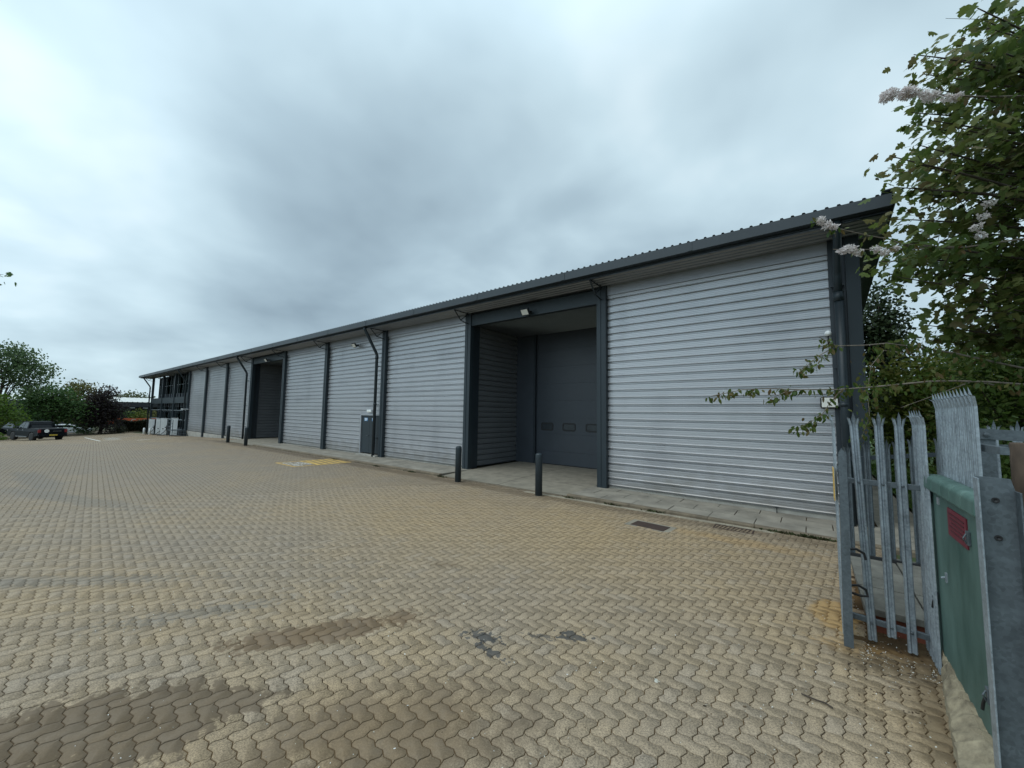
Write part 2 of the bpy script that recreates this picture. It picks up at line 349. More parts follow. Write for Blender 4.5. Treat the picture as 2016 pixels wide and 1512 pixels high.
STAINS = [
    (-4.02, 2.20, 0.95, 0.20, 58, BR, 0.88, 0.09, 2.0, False),
    (-4.12, 0.50, 1.1, 0.42, 56, DK, 0.86, 0.09, 1.5, False),
    (-3.70, 0.05, 0.6, 0.22, 58, DK, 0.7, 0.3, 1.2, False),
    (-2.45, 1.75, 0.9, 0.55, 55, (0.135, 0.092, 0.052), 0.75, 0.5, 1.6, False),
    (-5.5, 1.45, 0.75, 0.14, 62, GREY, 0.5, 0.5, 2.0, True),
    (-2.76, 3.12, 0.17, 0.07, 20, BK, 0.85, 0.10, 3.4, True),
    (-2.52, 2.98, 0.17, 0.05, 0, BK, 0.85, 0.10, 3.4, True),
    (-2.04, 3.72, 0.15, 0.07, 20, BK, 0.88, 0.10, 3.2, True),
    (-2.28, 3.50, 0.12, 0.04, 20, BK, 0.7, 0.10, 3.4, True),
    (-4.45, 4.2, 0.25, 0.08, 30, DK, 0.6, 0.3, 1.6, True),
    (-8.0, 0.35, 1.6, 0.16, 45, GREY, 0.5, 0.6, 1.8, True),
    (-15.0, 0.9, 3.2, 0.30, 20, GREY, 0.5, 0.5, 1.2, False),
    (-19.0, 0.6, 3.0, 0.35, 5, GREY, 0.6, 0.4, 1.2, False),
    (0.15, 6.15, 0.22, 0.50, 0, SAND, 0.95, 0.18, 1.2, False),
    (0.45, 5.35, 0.45, 0.18, 0, SAND, 0.6, 0.4, 1.4, True),
    (0.72, 4.6, 0.16, 0.9, -8, (0.16, 0.115, 0.065), 0.8, 0.5, 1.3, True),
    (0.55, 5.25, 0.45, 0.22, 20, (0.085, 0.062, 0.036), 0.75, 0.5, 1.3, True),
    (-1.1, 8.6, 1.1, 0.25, 0, SAND, 0.5, 0.6, 1.2, False),
    (-6.0, 6.5, 5.5, 2.2, 10, (0.335, 0.228, 0.112), 0.5, 0.9, 1.2, False),
    (-24.0, 2.5, 15.0, 6.0, 5, (0.222, 0.188, 0.152), 0.6, 0.8, 1.2, False),
    (-9.0, 9.5, 14.0, 0.30, 0, (0.15, 0.11, 0.07), 0.7, 0.5, 1.3, False),
    (-27.0, 9.6, 14.0, 0.4, 0, (0.13, 0.10, 0.07), 0.7, 0.5, 1.3, False),
]
def paver_mat():
    m, nt, N, L, b = new_mat('zigzag_pavers')
    geo = N.new('ShaderNodeNewGeometry'); pos = geo.outputs['Position']
    at = N.new('ShaderNodeAttribute'); at.attribute_name = 'tint'
    big = N.new('ShaderNodeTexNoise'); big.inputs['Scale'].default_value = 0.33; big.inputs['Detail'].default_value = 6; big.inputs['Roughness'].default_value = 0.6; L.new(pos, big.inputs['Vector'])
    r = N.new('ShaderNodeValToRGB'); L.new(big.outputs[0], r.inputs[0])
    r.color_ramp.elements[0].position = 0.30; r.color_ramp.elements[0].color = (0.240, 0.192, 0.142, 1)
    r.color_ramp.elements[1].position = 0.62; r.color_ramp.elements[1].color = (0.290, 0.214, 0.130, 1)
    e = r.color_ramp.elements.new(0.49); e.color = (0.264, 0.203, 0.136, 1)
    # block to block
    hb = N.new('ShaderNodeMapRange'); L.new(at.outputs['Fac'], hb.inputs[0]); hb.inputs[3].default_value = 0.92; hb.inputs[4].default_value = 1.08
    sc = N.new('ShaderNodeVectorMath'); sc.operation = 'SCALE'; L.new(r.outputs[0], sc.inputs[0]); L.new(hb.outputs[0], sc.inputs['Scale'])
    pk = N.new('ShaderNodeMapRange'); L.new(at.outputs['Fac'], pk.inputs[0]); pk.inputs[1].default_value = 0.86; pk.inputs[2].default_value = 0.90
    pk.inputs[3].default_value = 0; pk.inputs[4].default_value = 0.22
    mxp = N.new('ShaderNodeMix'); mxp.data_type = 'RGBA'; L.new(pk.outputs[0], mxp.inputs[0]); L.new(sc.outputs[0], mxp.inputs[6]); mxp.inputs[7].default_value = (0.215, 0.195, 0.178, 1)
    # aggregate speckle
    sp = N.new('ShaderNodeTexNoise'); sp.inputs['Scale'].default_value = 85; sp.inputs['Detail'].default_value = 3; sp.inputs['Roughness'].default_value = 0.8; L.new(pos, sp.inputs['Vector'])
    s1 = N.new('ShaderNodeMapRange'); L.new(sp.outputs[0], s1.inputs[0]); s1.inputs[1].default_value = 0.33; s1.inputs[2].default_value = 0.68; s1.inputs[3].default_value = 0.48; s1.inputs[4].default_value = 1.58
    sc2 = N.new('ShaderNodeVectorMath'); sc2.operation = 'SCALE'; L.new(mxp.outputs[2], sc2.inputs[0]); L.new(s1.outputs[0], sc2.inputs['Scale'])
    md = N.new('ShaderNodeTexNoise'); md.inputs['Scale'].default_value = 4.5; md.inputs['Detail'].default_value = 6; L.new(pos, md.inputs['Vector'])
    s3 = N.new('ShaderNodeMapRange'); L.new(md.outputs[0], s3.inputs[0]); s3.inputs[1].default_value = 0.3; s3.inputs[2].default_value = 0.7; s3.inputs[3].default_value = 0.88; s3.inputs[4].default_value = 1.10
    sc3 = N.new('ShaderNodeVectorMath'); sc3.operation = 'SCALE'; L.new(sc2.outputs[0], sc3.inputs[0]); L.new(s3.outputs[0], sc3.inputs['Scale'])
    c = stain_nodes(N, L, pos, sc3.outputs[0], STAINS)
    L.new(c, b.inputs['Base Color']); b.inputs['Roughness'].default_value = 0.86; b.inputs['Specular IOR Level'].default_value = 0.3
    bp = N.new('ShaderNodeBump'); bp.inputs['Strength'].default_value = 0.22; bp.inputs['Distance'].default_value = 0.003
    L.new(sp.outputs[0], bp.inputs['Height']); L.new(bp.outputs[0], b.inputs['Normal'])
    return m
def joint_mat():
    m, nt, N, L, b = new_mat('jointing_sand')
    geo = N.new('ShaderNodeNewGeometry'); pos = geo.outputs['Position']
    n = N.new('ShaderNodeTexNoise'); n.inputs['Scale'].default_value = 1.1; n.inputs['Detail'].default_value = 7; L.new(pos, n.inputs['Vector'])
    r = N.new('ShaderNodeValToRGB'); L.new(n.outputs[0], r.inputs[0])
    r.color_ramp.elements[0].position = 0.40; r.color_ramp.elements[0].color = (0.048, 0.033, 0.020, 1)
    r.color_ramp.elements[1].position = 0.66; r.color_ramp.elements[1].color = (0.140, 0.086, 0.040, 1)
    c = stain_nodes(N, L, pos, r.outputs[0], STAINS[0:4]+STAINS[13:17])
    L.new(c, b.inputs['Base Color']); b.inputs['Roughness'].default_value = 0.95; b.inputs['Specular IOR Level'].default_value = 0.1
    return m
M['paver'] = paver_mat(); M['joint'] = joint_mat()
def earth_mat():
    m, nt, N, L, b = new_mat('earth_and_grass')
    geo = N.new('ShaderNodeNewGeometry')
    n = N.new('ShaderNodeTexNoise'); n.inputs['Scale'].default_value = 0.9; n.inputs['Detail'].default_value = 9; L.new(geo.outputs['Position'], n.inputs['Vector'])
    r = N.new('ShaderNodeValToRGB'); L.new(n.outputs[0], r.inputs[0])
    r.color_ramp.elements[0].position = 0.42; r.color_ramp.elements[0].color = (0.050, 0.045, 0.022, 1)
    r.color_ramp.elements[1].position = 0.62; r.color_ramp.elements[1].color = (0.050, 0.075, 0.020, 1)
    L.new(r.outputs[0], b.inputs['Base Color']); b.inputs['Roughness'].default_value = 0.95
    return m
M['earth'] = earth_mat()

# ------------------------------------------------------------------ ground, yard, pavement
def build_ground():
    xs = np.concatenate([np.linspace(-900, -100, 17), np.linspace(-95, -36, 40), np.linspace(-32, 12, 23), np.linspace(20, 300, 8)])
    ys = np.concatenate([np.linspace(-300, -20, 8), np.linspace(-12, 20, 33), np.linspace(30, 900, 14)])
    X, Y = np.meshgrid(xs, ys, indexing='ij'); Z = gz(X, Y)-0.05
    mb = MB(); nx, ny = X.shape
    vs = [(X[i,j], Y[i,j], Z[i,j]) for i in range(nx) for j in range(ny)]
    fs = [(i*ny+j, (i+1)*ny+j, (i+1)*ny+j+1, i*ny+j+1) for i in range(nx-1) for j in range(ny-1)]
    mb.add(vs, fs); single('ground', mb, M['earth'], kind='structure', local=True, smooth=True)
build_ground()
def in_yard(x, y):
    edge = np.interp(x, [-90, -86, -80, -74, -60], [0, 1, 1, 1, 1])
    far = x > np.interp(y, [-3, -1, 13], [-70.5, -72, -84.5])
    near = np.where(y < 5.45, x < 0.92, np.where(y < 7.9, x < 0.36, x < 1.05))
    top = np.where(x < -35.6, y < 11.5, y < 9.98)
    return far & near & top & (y > -3.2)
def build_yard():
    w = 0.1125; ang = R(-5); ca, sa = math.cos(ang), math.sin(ang)
    F = [(0.0, 0.0), (0.24, 1.0), (0.76, -1.0)]; A = 0.09
    def edge(p, q, sgn):           # unit lattice edge, wavy; p->q in lattice coordinates
        out = []; rev = (q[0] < p[0]) or (q[1] < p[1])
        for t, f in F:
            tt = t; ff = f if not rev else f
            x = p[0]+(q[0]-p[0])*tt; y = p[1]+(q[1]-p[1])*tt
            s = -ff if rev else ff
            # the wave belongs to the lattice edge, so both neighbours read the same curve
            if p[1] == q[1]: out.append((x, y-A*s*1.0))
            else: out.append((x-A*s*1.0, y))
        return out
    def outline(kind):
        c = [(0,0),(1,0),(2,0),(2,1),(1,1),(0,1)] if kind == 0 else [(0,0),(1,0),(1,1),(1,2),(0,2),(0,1)]
        pts = []; ins = []
        for i in range(6):
            p, q = c[i], c[(i+1) % 6]
            e = edge(p, q, 1); pts += e
            o = c[i-1]
            if p[1] == q[1]: nrm = (0, 1 if q[0] > p[0] else -1)
            else: nrm = (-1 if q[1] > p[1] else 1, 0)
            if o[1] == p[1]: pn = (0, 1 if p[0] > o[0] else -1)
            else: pn = (-1 if p[1] > o[1] else 1, 0)
            cn = nrm if pn == nrm else (nrm[0]+pn[0], nrm[1]+pn[1])
            ins += [cn, nrm, nrm]
        return np.array(pts)*w, np.array(ins, float)
    r = 84/w
    allV = []; loops = []; starts = []; totals = []; tint = []; nv = 0; nl = 0
    # lattice indices covering the yard
    I, J = np.meshgrid(np.arange(int(-88/w), int(3/w)), np.arange(int(-12/w), int(14/w)), indexing='ij')
    K = (I-J) % 4
    for kind, k0 in ((0, 0), (1, 3)):
        sel = K == k0
        ii = I[sel]*w; jj = J[sel]*w
        cx = ii+(w if kind == 0 else w/2); cy = jj+(w/2 if kind == 0 else w)
        wx = cx*ca-cy*sa; wy = cx*sa+cy*ca
        ok = in_yard(wx, wy); ii, jj, wx, wy = ii[ok], jj[ok], wx[ok], wy[ok]
        pts, ins = outline(kind)
        d = np.hypot(wx, wy)
        for lod, ms in ((0, d < 13), (1, (d >= 13) & (d < 34)), (2, d >= 34)):
            bi, bj = ii[ms], jj[ms]; n = len(bi)
            if n == 0: continue
            tn = rng.random(n)
            if lod == 2: P, Q = pts[::3], ins[::3]
            else: P, Q = pts, ins
            m = len(P)
            hj = rng.normal(0, 0.0007, n); tx = rng.normal(0, 0.003, n); ty = rng.normal(0, 0.003, n)
            def ring(inset, dz):
                lx = P[None,:,0]+Q[None,:,0]*inset+bi[:,None]; ly = P[None,:,1]+Q[None,:,1]*inset+bj[:,None]
                X = lx*ca-ly*sa; Y = lx*sa+ly*ca
                Z = gz(X, Y)+dz
                if lod == 0:
                    Z = Z+hj[:,None]+tx[:,None]*(X-X.mean(1,keepdims=True))+ty[:,None]*(Y-Y.mean(1,keepdims=True))
                return np.stack([X, Y, Z], -1).reshape(-1, 3)
            base = (np.arange(n)*m)[:,None]
            idx = np.arange(m); nxt = (idx+1) % m
            if lod == 0: rings = [ring(0.0040, -0.012), ring(0.0040, -0.0015), ring(0.0050, 0.0)]
            elif lod == 1: rings = [ring(0.0056, 0.0)]
            else: rings = [ring(0.0056, 0.0)]
            offs = []
            for g in rings: offs.append(nv); allV.append(g); nv += len(g)
            top = (base+idx)+offs[-1]
            loops.append(top.ravel()); starts.append(nl+np.arange(n)*m); totals.append(np.full(n, m)); nl += n*m; tint.append(tn)
            for q in range(len(rings)-1):
                quad = np.stack([base+idx+offs[q], base+nxt+offs[q], base+nxt+offs[q+1], base+idx+offs[q+1]], -1)
                loops.append(quad.ravel()); c = n*m; starts.append(nl+np.arange(c)*4); totals.append(np.full(c, 4)); nl += c*4
                tint.append(np.repeat(tn, m))
    # bedding sheet under the blocks
    xs = np.concatenate([np.linspace(-84.5, -36, 50), np.linspace(-35, 1.1, 20)]); ys = np.linspace(-3.2, 11.5, 30)
    X, Y = np.meshgrid(xs, ys, indexing='ij'); Z = gz(X, Y)-0.0075
    bv = np.stack([X, Y, Z], -1).reshape(-1, 3); ny = len(ys); b0 = nv
    fi = [(b0+i*ny+j, b0+(i+1)*ny+j, b0+(i+1)*ny+j+1, b0+i*ny+j+1) for i in range(len(xs)-1) for j in range(ny-1)
          if (ys[j+1] < 10.05 or xs[i+1] < -35.5) and xs[i] > np.interp(ys[j], [-3, -1, 13], [-70.5, -72, -84.5])]
    allV.append(bv); fi = np.array(fi)
    loops.append(fi.ravel()); starts.append(nl+np.arange(len(fi))*4); totals.append(np.full(len(fi), 4)); tint.append(np.zeros(len(fi)))
    nb = sum(len(s) for s in starts)-len(fi)
    midx = np.concatenate([np.zeros(nb, int), np.ones(len(fi), int)])
    o = np_mesh('paved_yard', np.concatenate(allV), np.concatenate(loops), np.concatenate(starts), np.concatenate(totals), [M['paver'], M['joint']], midx, {'tint': np.concatenate(tint)})
    tag(o, kind='structure')
build_yard()

def build_pavement():
    # slabs laid in two and a bit courses between kerb and wall, and along the gable
    mb = MB()
    def slab_rows(x0, x1, y0, y1, zf, lw=0.90, rows=((10.0, 10.575), (10.59, 11.165), (11.18, 11.62))):
        for k, (a, b) in enumerate(rows):
            x = x0-(0.45 if k % 2 else 0.0)
            while x < x1:
                xa, xb = max(x, x0), min(x+lw, x1)
                if xb-xa > 0.05:
                    j = random.uniform(-0.004, 0.004)
                    za, zb = zf(xa)+j, zf(xb)+j
                    g = 0.009
                    mb.add([(xa+g,a,za),(xb-g,a,zb),(xb-g,b,zb),(xa+g,b,za),(xa+g,a,za-.1),(xb-g,a,zb-.1),(xb-g,b,zb-.1),(xa+g,b,za-.1)],
                           [(0,1,2,3),(0,4,5,1),(1,5,6,2),(2,6,7,3),(3,7,4,0)])
                x += lw
    slab_rows(-5.55, 1.9, 0, 0, pave_z)
    slab_rows(-29.4, -11.0, 0, 0, pave_z)
    # gable path
    y = 11.64
    while y < 34:
        for xa, xb in ((1.08, 1.50), (1.505, 1.92)):
            mb.box(xa, xb, y, y+0.594, -0.2, pave_z(1)+random.uniform(-.006,.006))
        y += 0.6
    single('pavement', mb, M['slab'], kind='structure', local=True)
    bed = MB()
    for x0, x1 in ((-5.55, -5.0), (-5.0, 0.5), (0.5, 1.9), (-29.4, -11.0)):
        bed.add([(x0,9.99,pave_z(x0)-.03),(x1,9.99,pave_z(x1)-.03),(x1,11.64,pave_z(x1)-.03),(x0,11.64,pave_z(x0)-.03)], [(0,1,2,3)])
    bed.add([(1.0,11.64,-.085),(1.95,11.64,-.085),(1.95,34,-.085),(1.0,34,-.085)], [(0,1,2,3)])
    single('pavement_bed', bed, M['joint'], kind='structure', local=True)
    kb = MB()
    def kerb_run(x0, x1, lw=0.915):
        x = x0
        while x < x1-0.05:
            xb = min(x+lw, x1)-0.008
            for (a, b) in ((x, xb),):
                za, zb = pave_z(a)+.004, pave_z(b)+.004
                prof = [(9.86, -0.35), (9.99, -0.35), (9.99, 0.0), (9.885, 0.0), (9.86, -0.025)]
                vs = [(a, p[0], za+p[1]) for p in prof]+[(b, p[0], zb+p[1]) for p in prof]
                n = 5; kb.add(vs, [tuple(range(n))[::-1], tuple(range(n,2*n))]+[(i,(i+1)%n,n+(i+1)%n,n+i) for i in range(n)][::1])
            x += lw
    kerb_run(-5.6, 1.9); kerb_run(-29.3, -11.0)
    # dropper kerbs at the two loading bays
    for x0, x1 in ((-11.0, -5.6), (-35.6, -29.3)):
        x = x0
        while x < x1-0.05:
            xb = min(x+0.915, x1)-0.008
            kb.box(x, xb, 9.86, 9.99, -0.35, gz1(x, 9.86)+0.022); x += 0.915
    single('kerb', kb, M['kerb'], kind='structure', local=True)
    # flat channel stones in front of the kerb
    ch = MB()
    for x0, x1 in ((-7.0, -0.8), ):
        x = x0
        while x < x1:
            z = gz1(x, 9.75)+0.006
            ch.box(x, x+0.90, 9.70, 9.855, z-.05, z); x += 0.906
    M['channel'] = mat('channel_concrete', (0.27, 0.235, 0.175), 0.9, 0, 0.3, 4, 0.3, 30)
    single('kerb_channel', ch, M['channel'], kind='structure', local=True)
    # concrete aprons running up into the loading recesses
    for x0, x1 in ((-10.99, -5.56), (-35.5, -29.41)):
        ap = MB(); ze = gz1(x0, 9.99)+0.024
        xm = x0+(x1-x0)*0.5
        for a, b in ((x0, xm-.012), (xm+.012, x1)):
            ap.add([(a,9.995,ze),(b,9.995,ze),(b,11.40,-0.03),(a,11.40,-0.03)], [(0,1,2,3)])
            ap.add([(a,11.42,-0.03),(b,11.42,-0.03),(b,13.2,0.0),(a,13.2,0.0)], [(0,1,2,3)])
            ap.add([(a,13.22,0.0),(b,13.22,0.0),(b,15.1,0.01),(a,15.1,0.01)], [(0,1,2,3)])
        single('loading_apron', ap, M['conc'], kind='structure', local=True)
        bd = MB(); bd.add([(x0-.3,9.995,ze-.02),(x1+.2,9.995,ze-.02),(x1+.2,11.41,-.05),(x0-.3,11.41,-.05),(x1+.2,15.2,-.02),(x0-.3,15.2,-.02)], [(0,1,2,3),(3,2,4,5)])
        single('apron_bed', bd, M['soil'], kind='structure', local=True)
    lw = MB(); lw.add([(1.95,10.2,-.02),(9,10.2,.05),(9,60,.2),(1.95,60,.0)], [(0,1,2,3)])
    single('lawn', lw, M['lawn'], kind='structure', local=True)
build_pavement()

# ------------------------------------------------------------------ warehouse
CX = [0.88]+[-5.25-6*i for i in range(12)]          # column centres C0..C12
FY = 11.45                                           # front of the columns
def clad_profile(z0, z1, pitch=0.2285, depth=0.055):
    """outline of the horizontal trapezoidal sheet: (offset towards the yard, z) going up"""
    pts = [(0.0, z0)]; z = z0
    while z < z1-0.02:
        seg = [(-depth, z+.003), (-depth, z+pitch*.215), (0.016, z+pitch*.222), (0.016, z+pitch*.255), (0.0, z+pitch*.325), (0.0, z+pitch*.475), (-0.010, z+pitch*.485), (-0.010, z+pitch*.515), (0.0, z+pitch*.525),
               (0.0, z+pitch*.68), (-0.010, z+pitch*.69), (-0.010, z+pitch*.72), (0.0, z+pitch*.73), (0.0, z+pitch*.90)]
        for o, q in seg:
            if q < z1: pts.append((o, q))
        z += pitch
    pts.append((0.0, z1)); return pts
def clad_panel(mb, x0, x1, y, z0, z1):
    p = clad_profile(z0, z1); n = len(p)
    mb.add([(x0, y-o, z) for o, z in p]+[(x1, y-o, z) for o, z in p], [(i, n+i, n+i+1, i+1) for i in range(n-1)])
def clad_panel_y(mb, x, y0, y1, z0, z1, sgn=1):
    p = clad_profile(z0, z1); n = len(p)
    mb.add([(x+sgn*o, y0, z) for o, z in p]+[(x+sgn*o, y1, z) for o, z in p], [(i, i+1, n+i+1, n+i) for i in range(n-1)])
def build_warehouse():
    wh = thing('warehouse', (-35, 12, 0), 'long low industrial warehouse with silver ribbed cladding and grey steel columns', 'warehouse')
    P = lambda name, mb, m, **k: part(name, mb, m, wh, **k)
    WY = 11.62
    # cladding, one sheet per bay
    bays = [(CX[1]+.15, 0.46, 0.03), (CX[3]+.15, CX[2]-.15, 0.03), (CX[5]+.15, CX[4]-.15, 0.03), (CX[7]+.15, CX[6]-.15, -0.01), (CX[8]+.15, CX[7]-.15, -0.01), (CX[9]+.15, CX[8]-.15, -0.01)]
    for x0, x1, z0 in bays:
        mb = MB(); clad_panel(mb, x0, x1, WY, z0, 6.14)
        # screw heads in three vertical lines
        nl = 3
        for q in range(nl):
            x = x0+(x1-x0)*(q+0.28)/nl
            z = z0+0.085
            while z < 6:
                mb.box(x-.011, x+.011, WY-.012, WY-.001, z+.11-.011, z+.11+.011); z += 0.457
        P('wall_cladding', mb, M['clad'])
    x0, x1 = CX[4]+.15, CX[3]-.15
    mb = MB(); clad_panel(mb, x0, -19.24, WY, 0.03, 6.14); clad_panel(mb, -19.24, x1, WY, 2.0865, 6.14); P('wall_cladding', mb, M['clad'])
    # plain flashing above each sheet
    for x0, x1 in [(CX[1]+.15, .46)]+[(CX[i+1]+.15, CX[i]-.15) for i in (2,3,4,6,7,8)]:
        mb = MB(); mb.box(x0, x1, WY-.05, WY-.02, 6.135, 6.50); P('top_flashing', mb, M['flash'])
    for a in ((CX[9], CX[6]-.3, WY-.06, WY+.2, -1.0, -.045), (CX[5], CX[2]-.1, WY+.02, WY+.2, -.3, 0.035), (CX[1], 0.6, WY+.02, WY+.2, -.4, 0.035)):
        mb = MB(); mb.box(*a); P('plinth', mb, M['plinth'])
    # columns
    for i, x in enumerate(CX):
        mb = MB()
        zb = -0.03 if i < 6 else gz1(x, 11.3)-.05
        if i == 0: mb.box(0.76, 1.01, FY, FY+.35, -.1, 6.48); 
        else:
            mb.box(x-.16, x-.02, FY, FY+.22, zb, 6.48); mb.box(x-.02, x+.02, FY+.014, FY+.22, zb, 6.48); mb.box(x+.02, x+.16, FY, FY+.22, zb, 6.48)
        P('column', mb, M['anth'], bevel=0.006)
    mb = MB(); mb.box(0.462, 0.76, FY+.10, FY+.30, -.1, 6.48); P('corner_trim', mb, M['anth_d'])
    # loading recesses
    for (xl, xr, cl, cr, lx0) in ((CX[2], CX[1], -11.30, -5.10, -10.12), (CX[6], CX[5], -35.45, -29.1, -34.2)):
        mb = MB(); mb.box(xl+.16, xr-.16, FY+.05, FY+.22, 5.90, 6.36); P('lintel', mb, M['anth'])
        mb = MB(); mb.box(xl+.16, xr-.16, FY+.2, FY+.25, 6.36, 6.5); P('lintel_flashing', mb, M['anth_d'])
        # ceiling with ribs along the front
        mb = MB(); y = FY+.23
        while y < 15.0:
            mb.add([(xl,y,5.985),(xr,y,5.985),(xr,y+.07,5.985),(xl,y+.07,5.985),(xl,y+.085,6.04),(xr,y+.085,6.04),(xr,y+.125,6.04),(xl,y+.125,6.04),(xl,y+.14,5.985),(xr,y+.14,5.985)],
                   [(0,3,2,1),(3,4,5,2),(4,7,6,5),(7,8,9,6)]); y += .14
        P('recess_ceiling', mb, M['soffit'])
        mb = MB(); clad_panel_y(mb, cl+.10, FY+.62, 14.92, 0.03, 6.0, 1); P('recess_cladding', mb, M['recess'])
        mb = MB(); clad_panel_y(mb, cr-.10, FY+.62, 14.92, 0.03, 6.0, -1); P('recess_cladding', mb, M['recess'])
        for xx in (cl, cr-.16): mb = MB(); mb.box(xx, xx+.16, FY+.22, FY+.63, -.02, 6.0); P('recess_trim', mb, M['anth_d'], bevel=.006)
        for xx, xy in ((cl+.05, lx0), (cl+5.7, cr)): mb = MB(); mb.box(xx, xy, 14.86, 15.0, 0.0, 6.02); P('recess_back_wall', mb, M['door'])
        for xx in (lx0-.06, cl+5.66): mb = MB(); mb.box(xx, xx+.1, 14.80, 14.86, 0.02, 6.0); P('door_guide', mb, M['anth_d'])
        # sectional loading door, its seven leaves grooved
        mb = MB(); x0, x1 = lx0, cl+5.72; zz = 0.03; hs = [0.58, .76, .73, .765, .77, .77, .77, .9]
        for h in hs:
            zt = min(zz+h, 6.0); mb.box(x0, x1, 14.94, 15.02, zz+.012, zt-.012); mb.box(x0, x1, 14.955, 15.02, zt-.012, zt+.012); zz = zt
        d = P('loading_door', mb, M['door'])
        mb = MB(); mb.box(x0, x1, 14.935, 15.0, 0.004, 0.05); part('rubber_seal', mb, M['black'], d)
        for k in range(4):
            xc = lx0+.62+1.13*k
            if xc+.4 > x1: break
            def rr(hw, hh, r, n=5):
                out = []
                for cx, cz, a0 in ((hw-r, hh-r, 0), (-hw+r, hh-r, 90), (-hw+r, -hh+r, 180), (hw-r, -hh+r, 270)):
                    out += [(xc+cx+r*math.cos(R(a0+90*q/n)), 1.70+cz+r*math.sin(R(a0+90*q/n))) for q in range(n+1)]
                return out
            o = rr(.33, .18, .10); i_ = rr(.27, .12, .07); n = len(o)
            mb = MB(); mb.add([(p[0],14.93,p[1]) for p in o]+[(p[0],14.93,p[1]) for p in i_]+[(p[0],14.945,p[1]) for p in o]+[(p[0],14.945,p[1]) for p in i_],
                              [(q,n+q,n+(q+1)%n,(q+1)%n) for q in range(n)]+[(q,(q+1)%n,2*n+(q+1)%n,2*n+q) for q in range(n)]+[(n+q,3*n+q,3*n+(q+1)%n,n+(q+1)%n) for q in range(n)])
            part('window_frame', mb, M['black'], d)
            mb = MB(); mb.add([(p[0],14.9375,p[1]) for p in i_], [tuple(range(n))]); part('door_window', mb, M['dglass'], d)
    # soffit with ribs running along the building
    mb = MB(); y = 10.60; xa, xb = -74.0, 1.46; zt = 6.50
    while y < 11.68:
        mb.add([(xa,y,zt-.07),(xb,y,zt-.07),(xb,y+.07,zt-.07),(xa,y+.07,zt-.07),(xa,y+.075,zt),(xb,y+.075,zt),(xb,y+.12,zt),(xa,y+.12,zt),(xa,y+.20,zt-.07),(xb,y+.20,zt-.07)],
               [(0,3,2,1),(3,4,5,2),(4,7,6,5),(7,8,9,6)]); y += .20
    P('soffit', mb, M['soffit'])
    # gutter, in lengths
    mb = MB(); xs = np.linspace(-74.12, 1.46, 21)
    for a, b in zip(xs[:-1], xs[1:]):
        mb.prism([(10.45,6.525),(10.62,6.505),(10.62,6.74),(10.60,6.74),(10.60,6.70),(10.468,6.70),(10.468,6.775),(10.45,6.775)][::-1], 0, a+.004, b-.004)
        mb.box(a-.06, a+.06, 10.440, 10.449, 6.535, 6.765)
    P('gutter', mb, M['gutter'])
    mb = MB(); mb.box(-74.1, 1.44, 10.64, 10.70, 6.475, 6.62); P('fascia', mb, M['anth_d'])
    # roof sheet: ribs up the slope, shallow pitch, verge running out with the gable
    mb = MB(); x = -74.1; y0, y1 = 10.47, 40.0; sl = math.tan(R(4.5)); pts = []
    while x < 1.44:
        for dx, dz in ((0,0),(.11,0),(.125,.036),(.165,.036),(.19,0)): pts.append((x+dx, dz))
        x += .20
    n = len(pts)
    mb.add([(px, y0, 6.782+dz) for px, dz in pts]+[(px, y1, 6.782+dz+(y1-y0)*sl) for px, dz in pts], [(i,i+1,n+i+1,n+i) for i in range(n-1)])
    mb.add([(px, y0+.02, 6.772+dz-.012) for px, dz in pts]+[(px, y1, 6.772+dz-.012+(y1-y0)*sl) for px, dz in pts], [(i,n+i,n+i+1,i+1) for i in range(n-1)])
    P('roof', mb, M['roof'])
    mb = MB()      # verge flashing and lined gable overhang
    fl = 0.055
    def vx(y): return 1.47+fl*(y-10.45)
    vs = []
    for y in (10.42, 40.0):
        z = 6.86+(y-10.42)*sl
        vs += [(vx(y), y, z-.33), (vx(y)+.03, y, z-.33), (vx(y)+.03, y, z), (vx(y)-.16, y, z), (vx(y)-.16, y, z-.02), (vx(y), y, z-.02)]
    mb.add(vs, [(i,(i+1)%6,6+(i+1)%6,6+i) for i in range(6)]+[tuple(range(6))[::-1], tuple(range(6,12))]); P('verge_flashing', mb, M['anth'])
    mb = MB(); k = 0; y = 10.62
    while y < 39.5:
        z = 6.46+(y-10.62)*sl
        mb.add([(0.99,y,z),(vx(y)-.005,y,z),(vx(y+.24)-.005,y+.235,z+.235*sl),(0.99,y+.235,z+.235*sl)], [(0,1,2,3)])
        mb.add([(0.99,y+.235,z+.02),(vx(y)-.005,y+.235,z+.02),(vx(y+.24)-.005,y+.25,z+.02),(0.99,y+.25,z+.02)], [(0,1,2,3)])
        y += .25
    P('gable_soffit', mb, M['anth_d'])
    # gable ends and rear, plain
    mb = MB(); mb.prism([(FY+.35,-.2),(39.8,-.2),(39.8,6.5+28.0*sl),(FY+.35,6.5)], 0, 0.90, 0.985); P('gable_wall', mb, M['anth'])
    mb = MB(); mb.box(CX[9]-.2, CX[9]-.1, 12.6, 39.8, -1.0, 6.4); P('end_wall', mb, M['anth']); mb = MB(); mb.box(CX[9], .9, 39.6, 39.8, -1, 8.6); P('rear_wall', mb, M['anth'])
    # eaves brackets: a little truss from every column to the gutter
    for i, x in enumerate(CX):
        if i == 0: continue
        mb = MB(); a = (x, 10.64, 6.43); b = (x, 11.02, 6.07); c = (x, FY, 6.0); d = (x, FY, 6.42)
        mb.tube([a, d], .022, 6); mb.tube([a, b], .026, 6); mb.tube([b, c], .022, 6); mb.tube([b, d], .018, 6)
        P('eaves_bracket', mb, M['anth_d'])
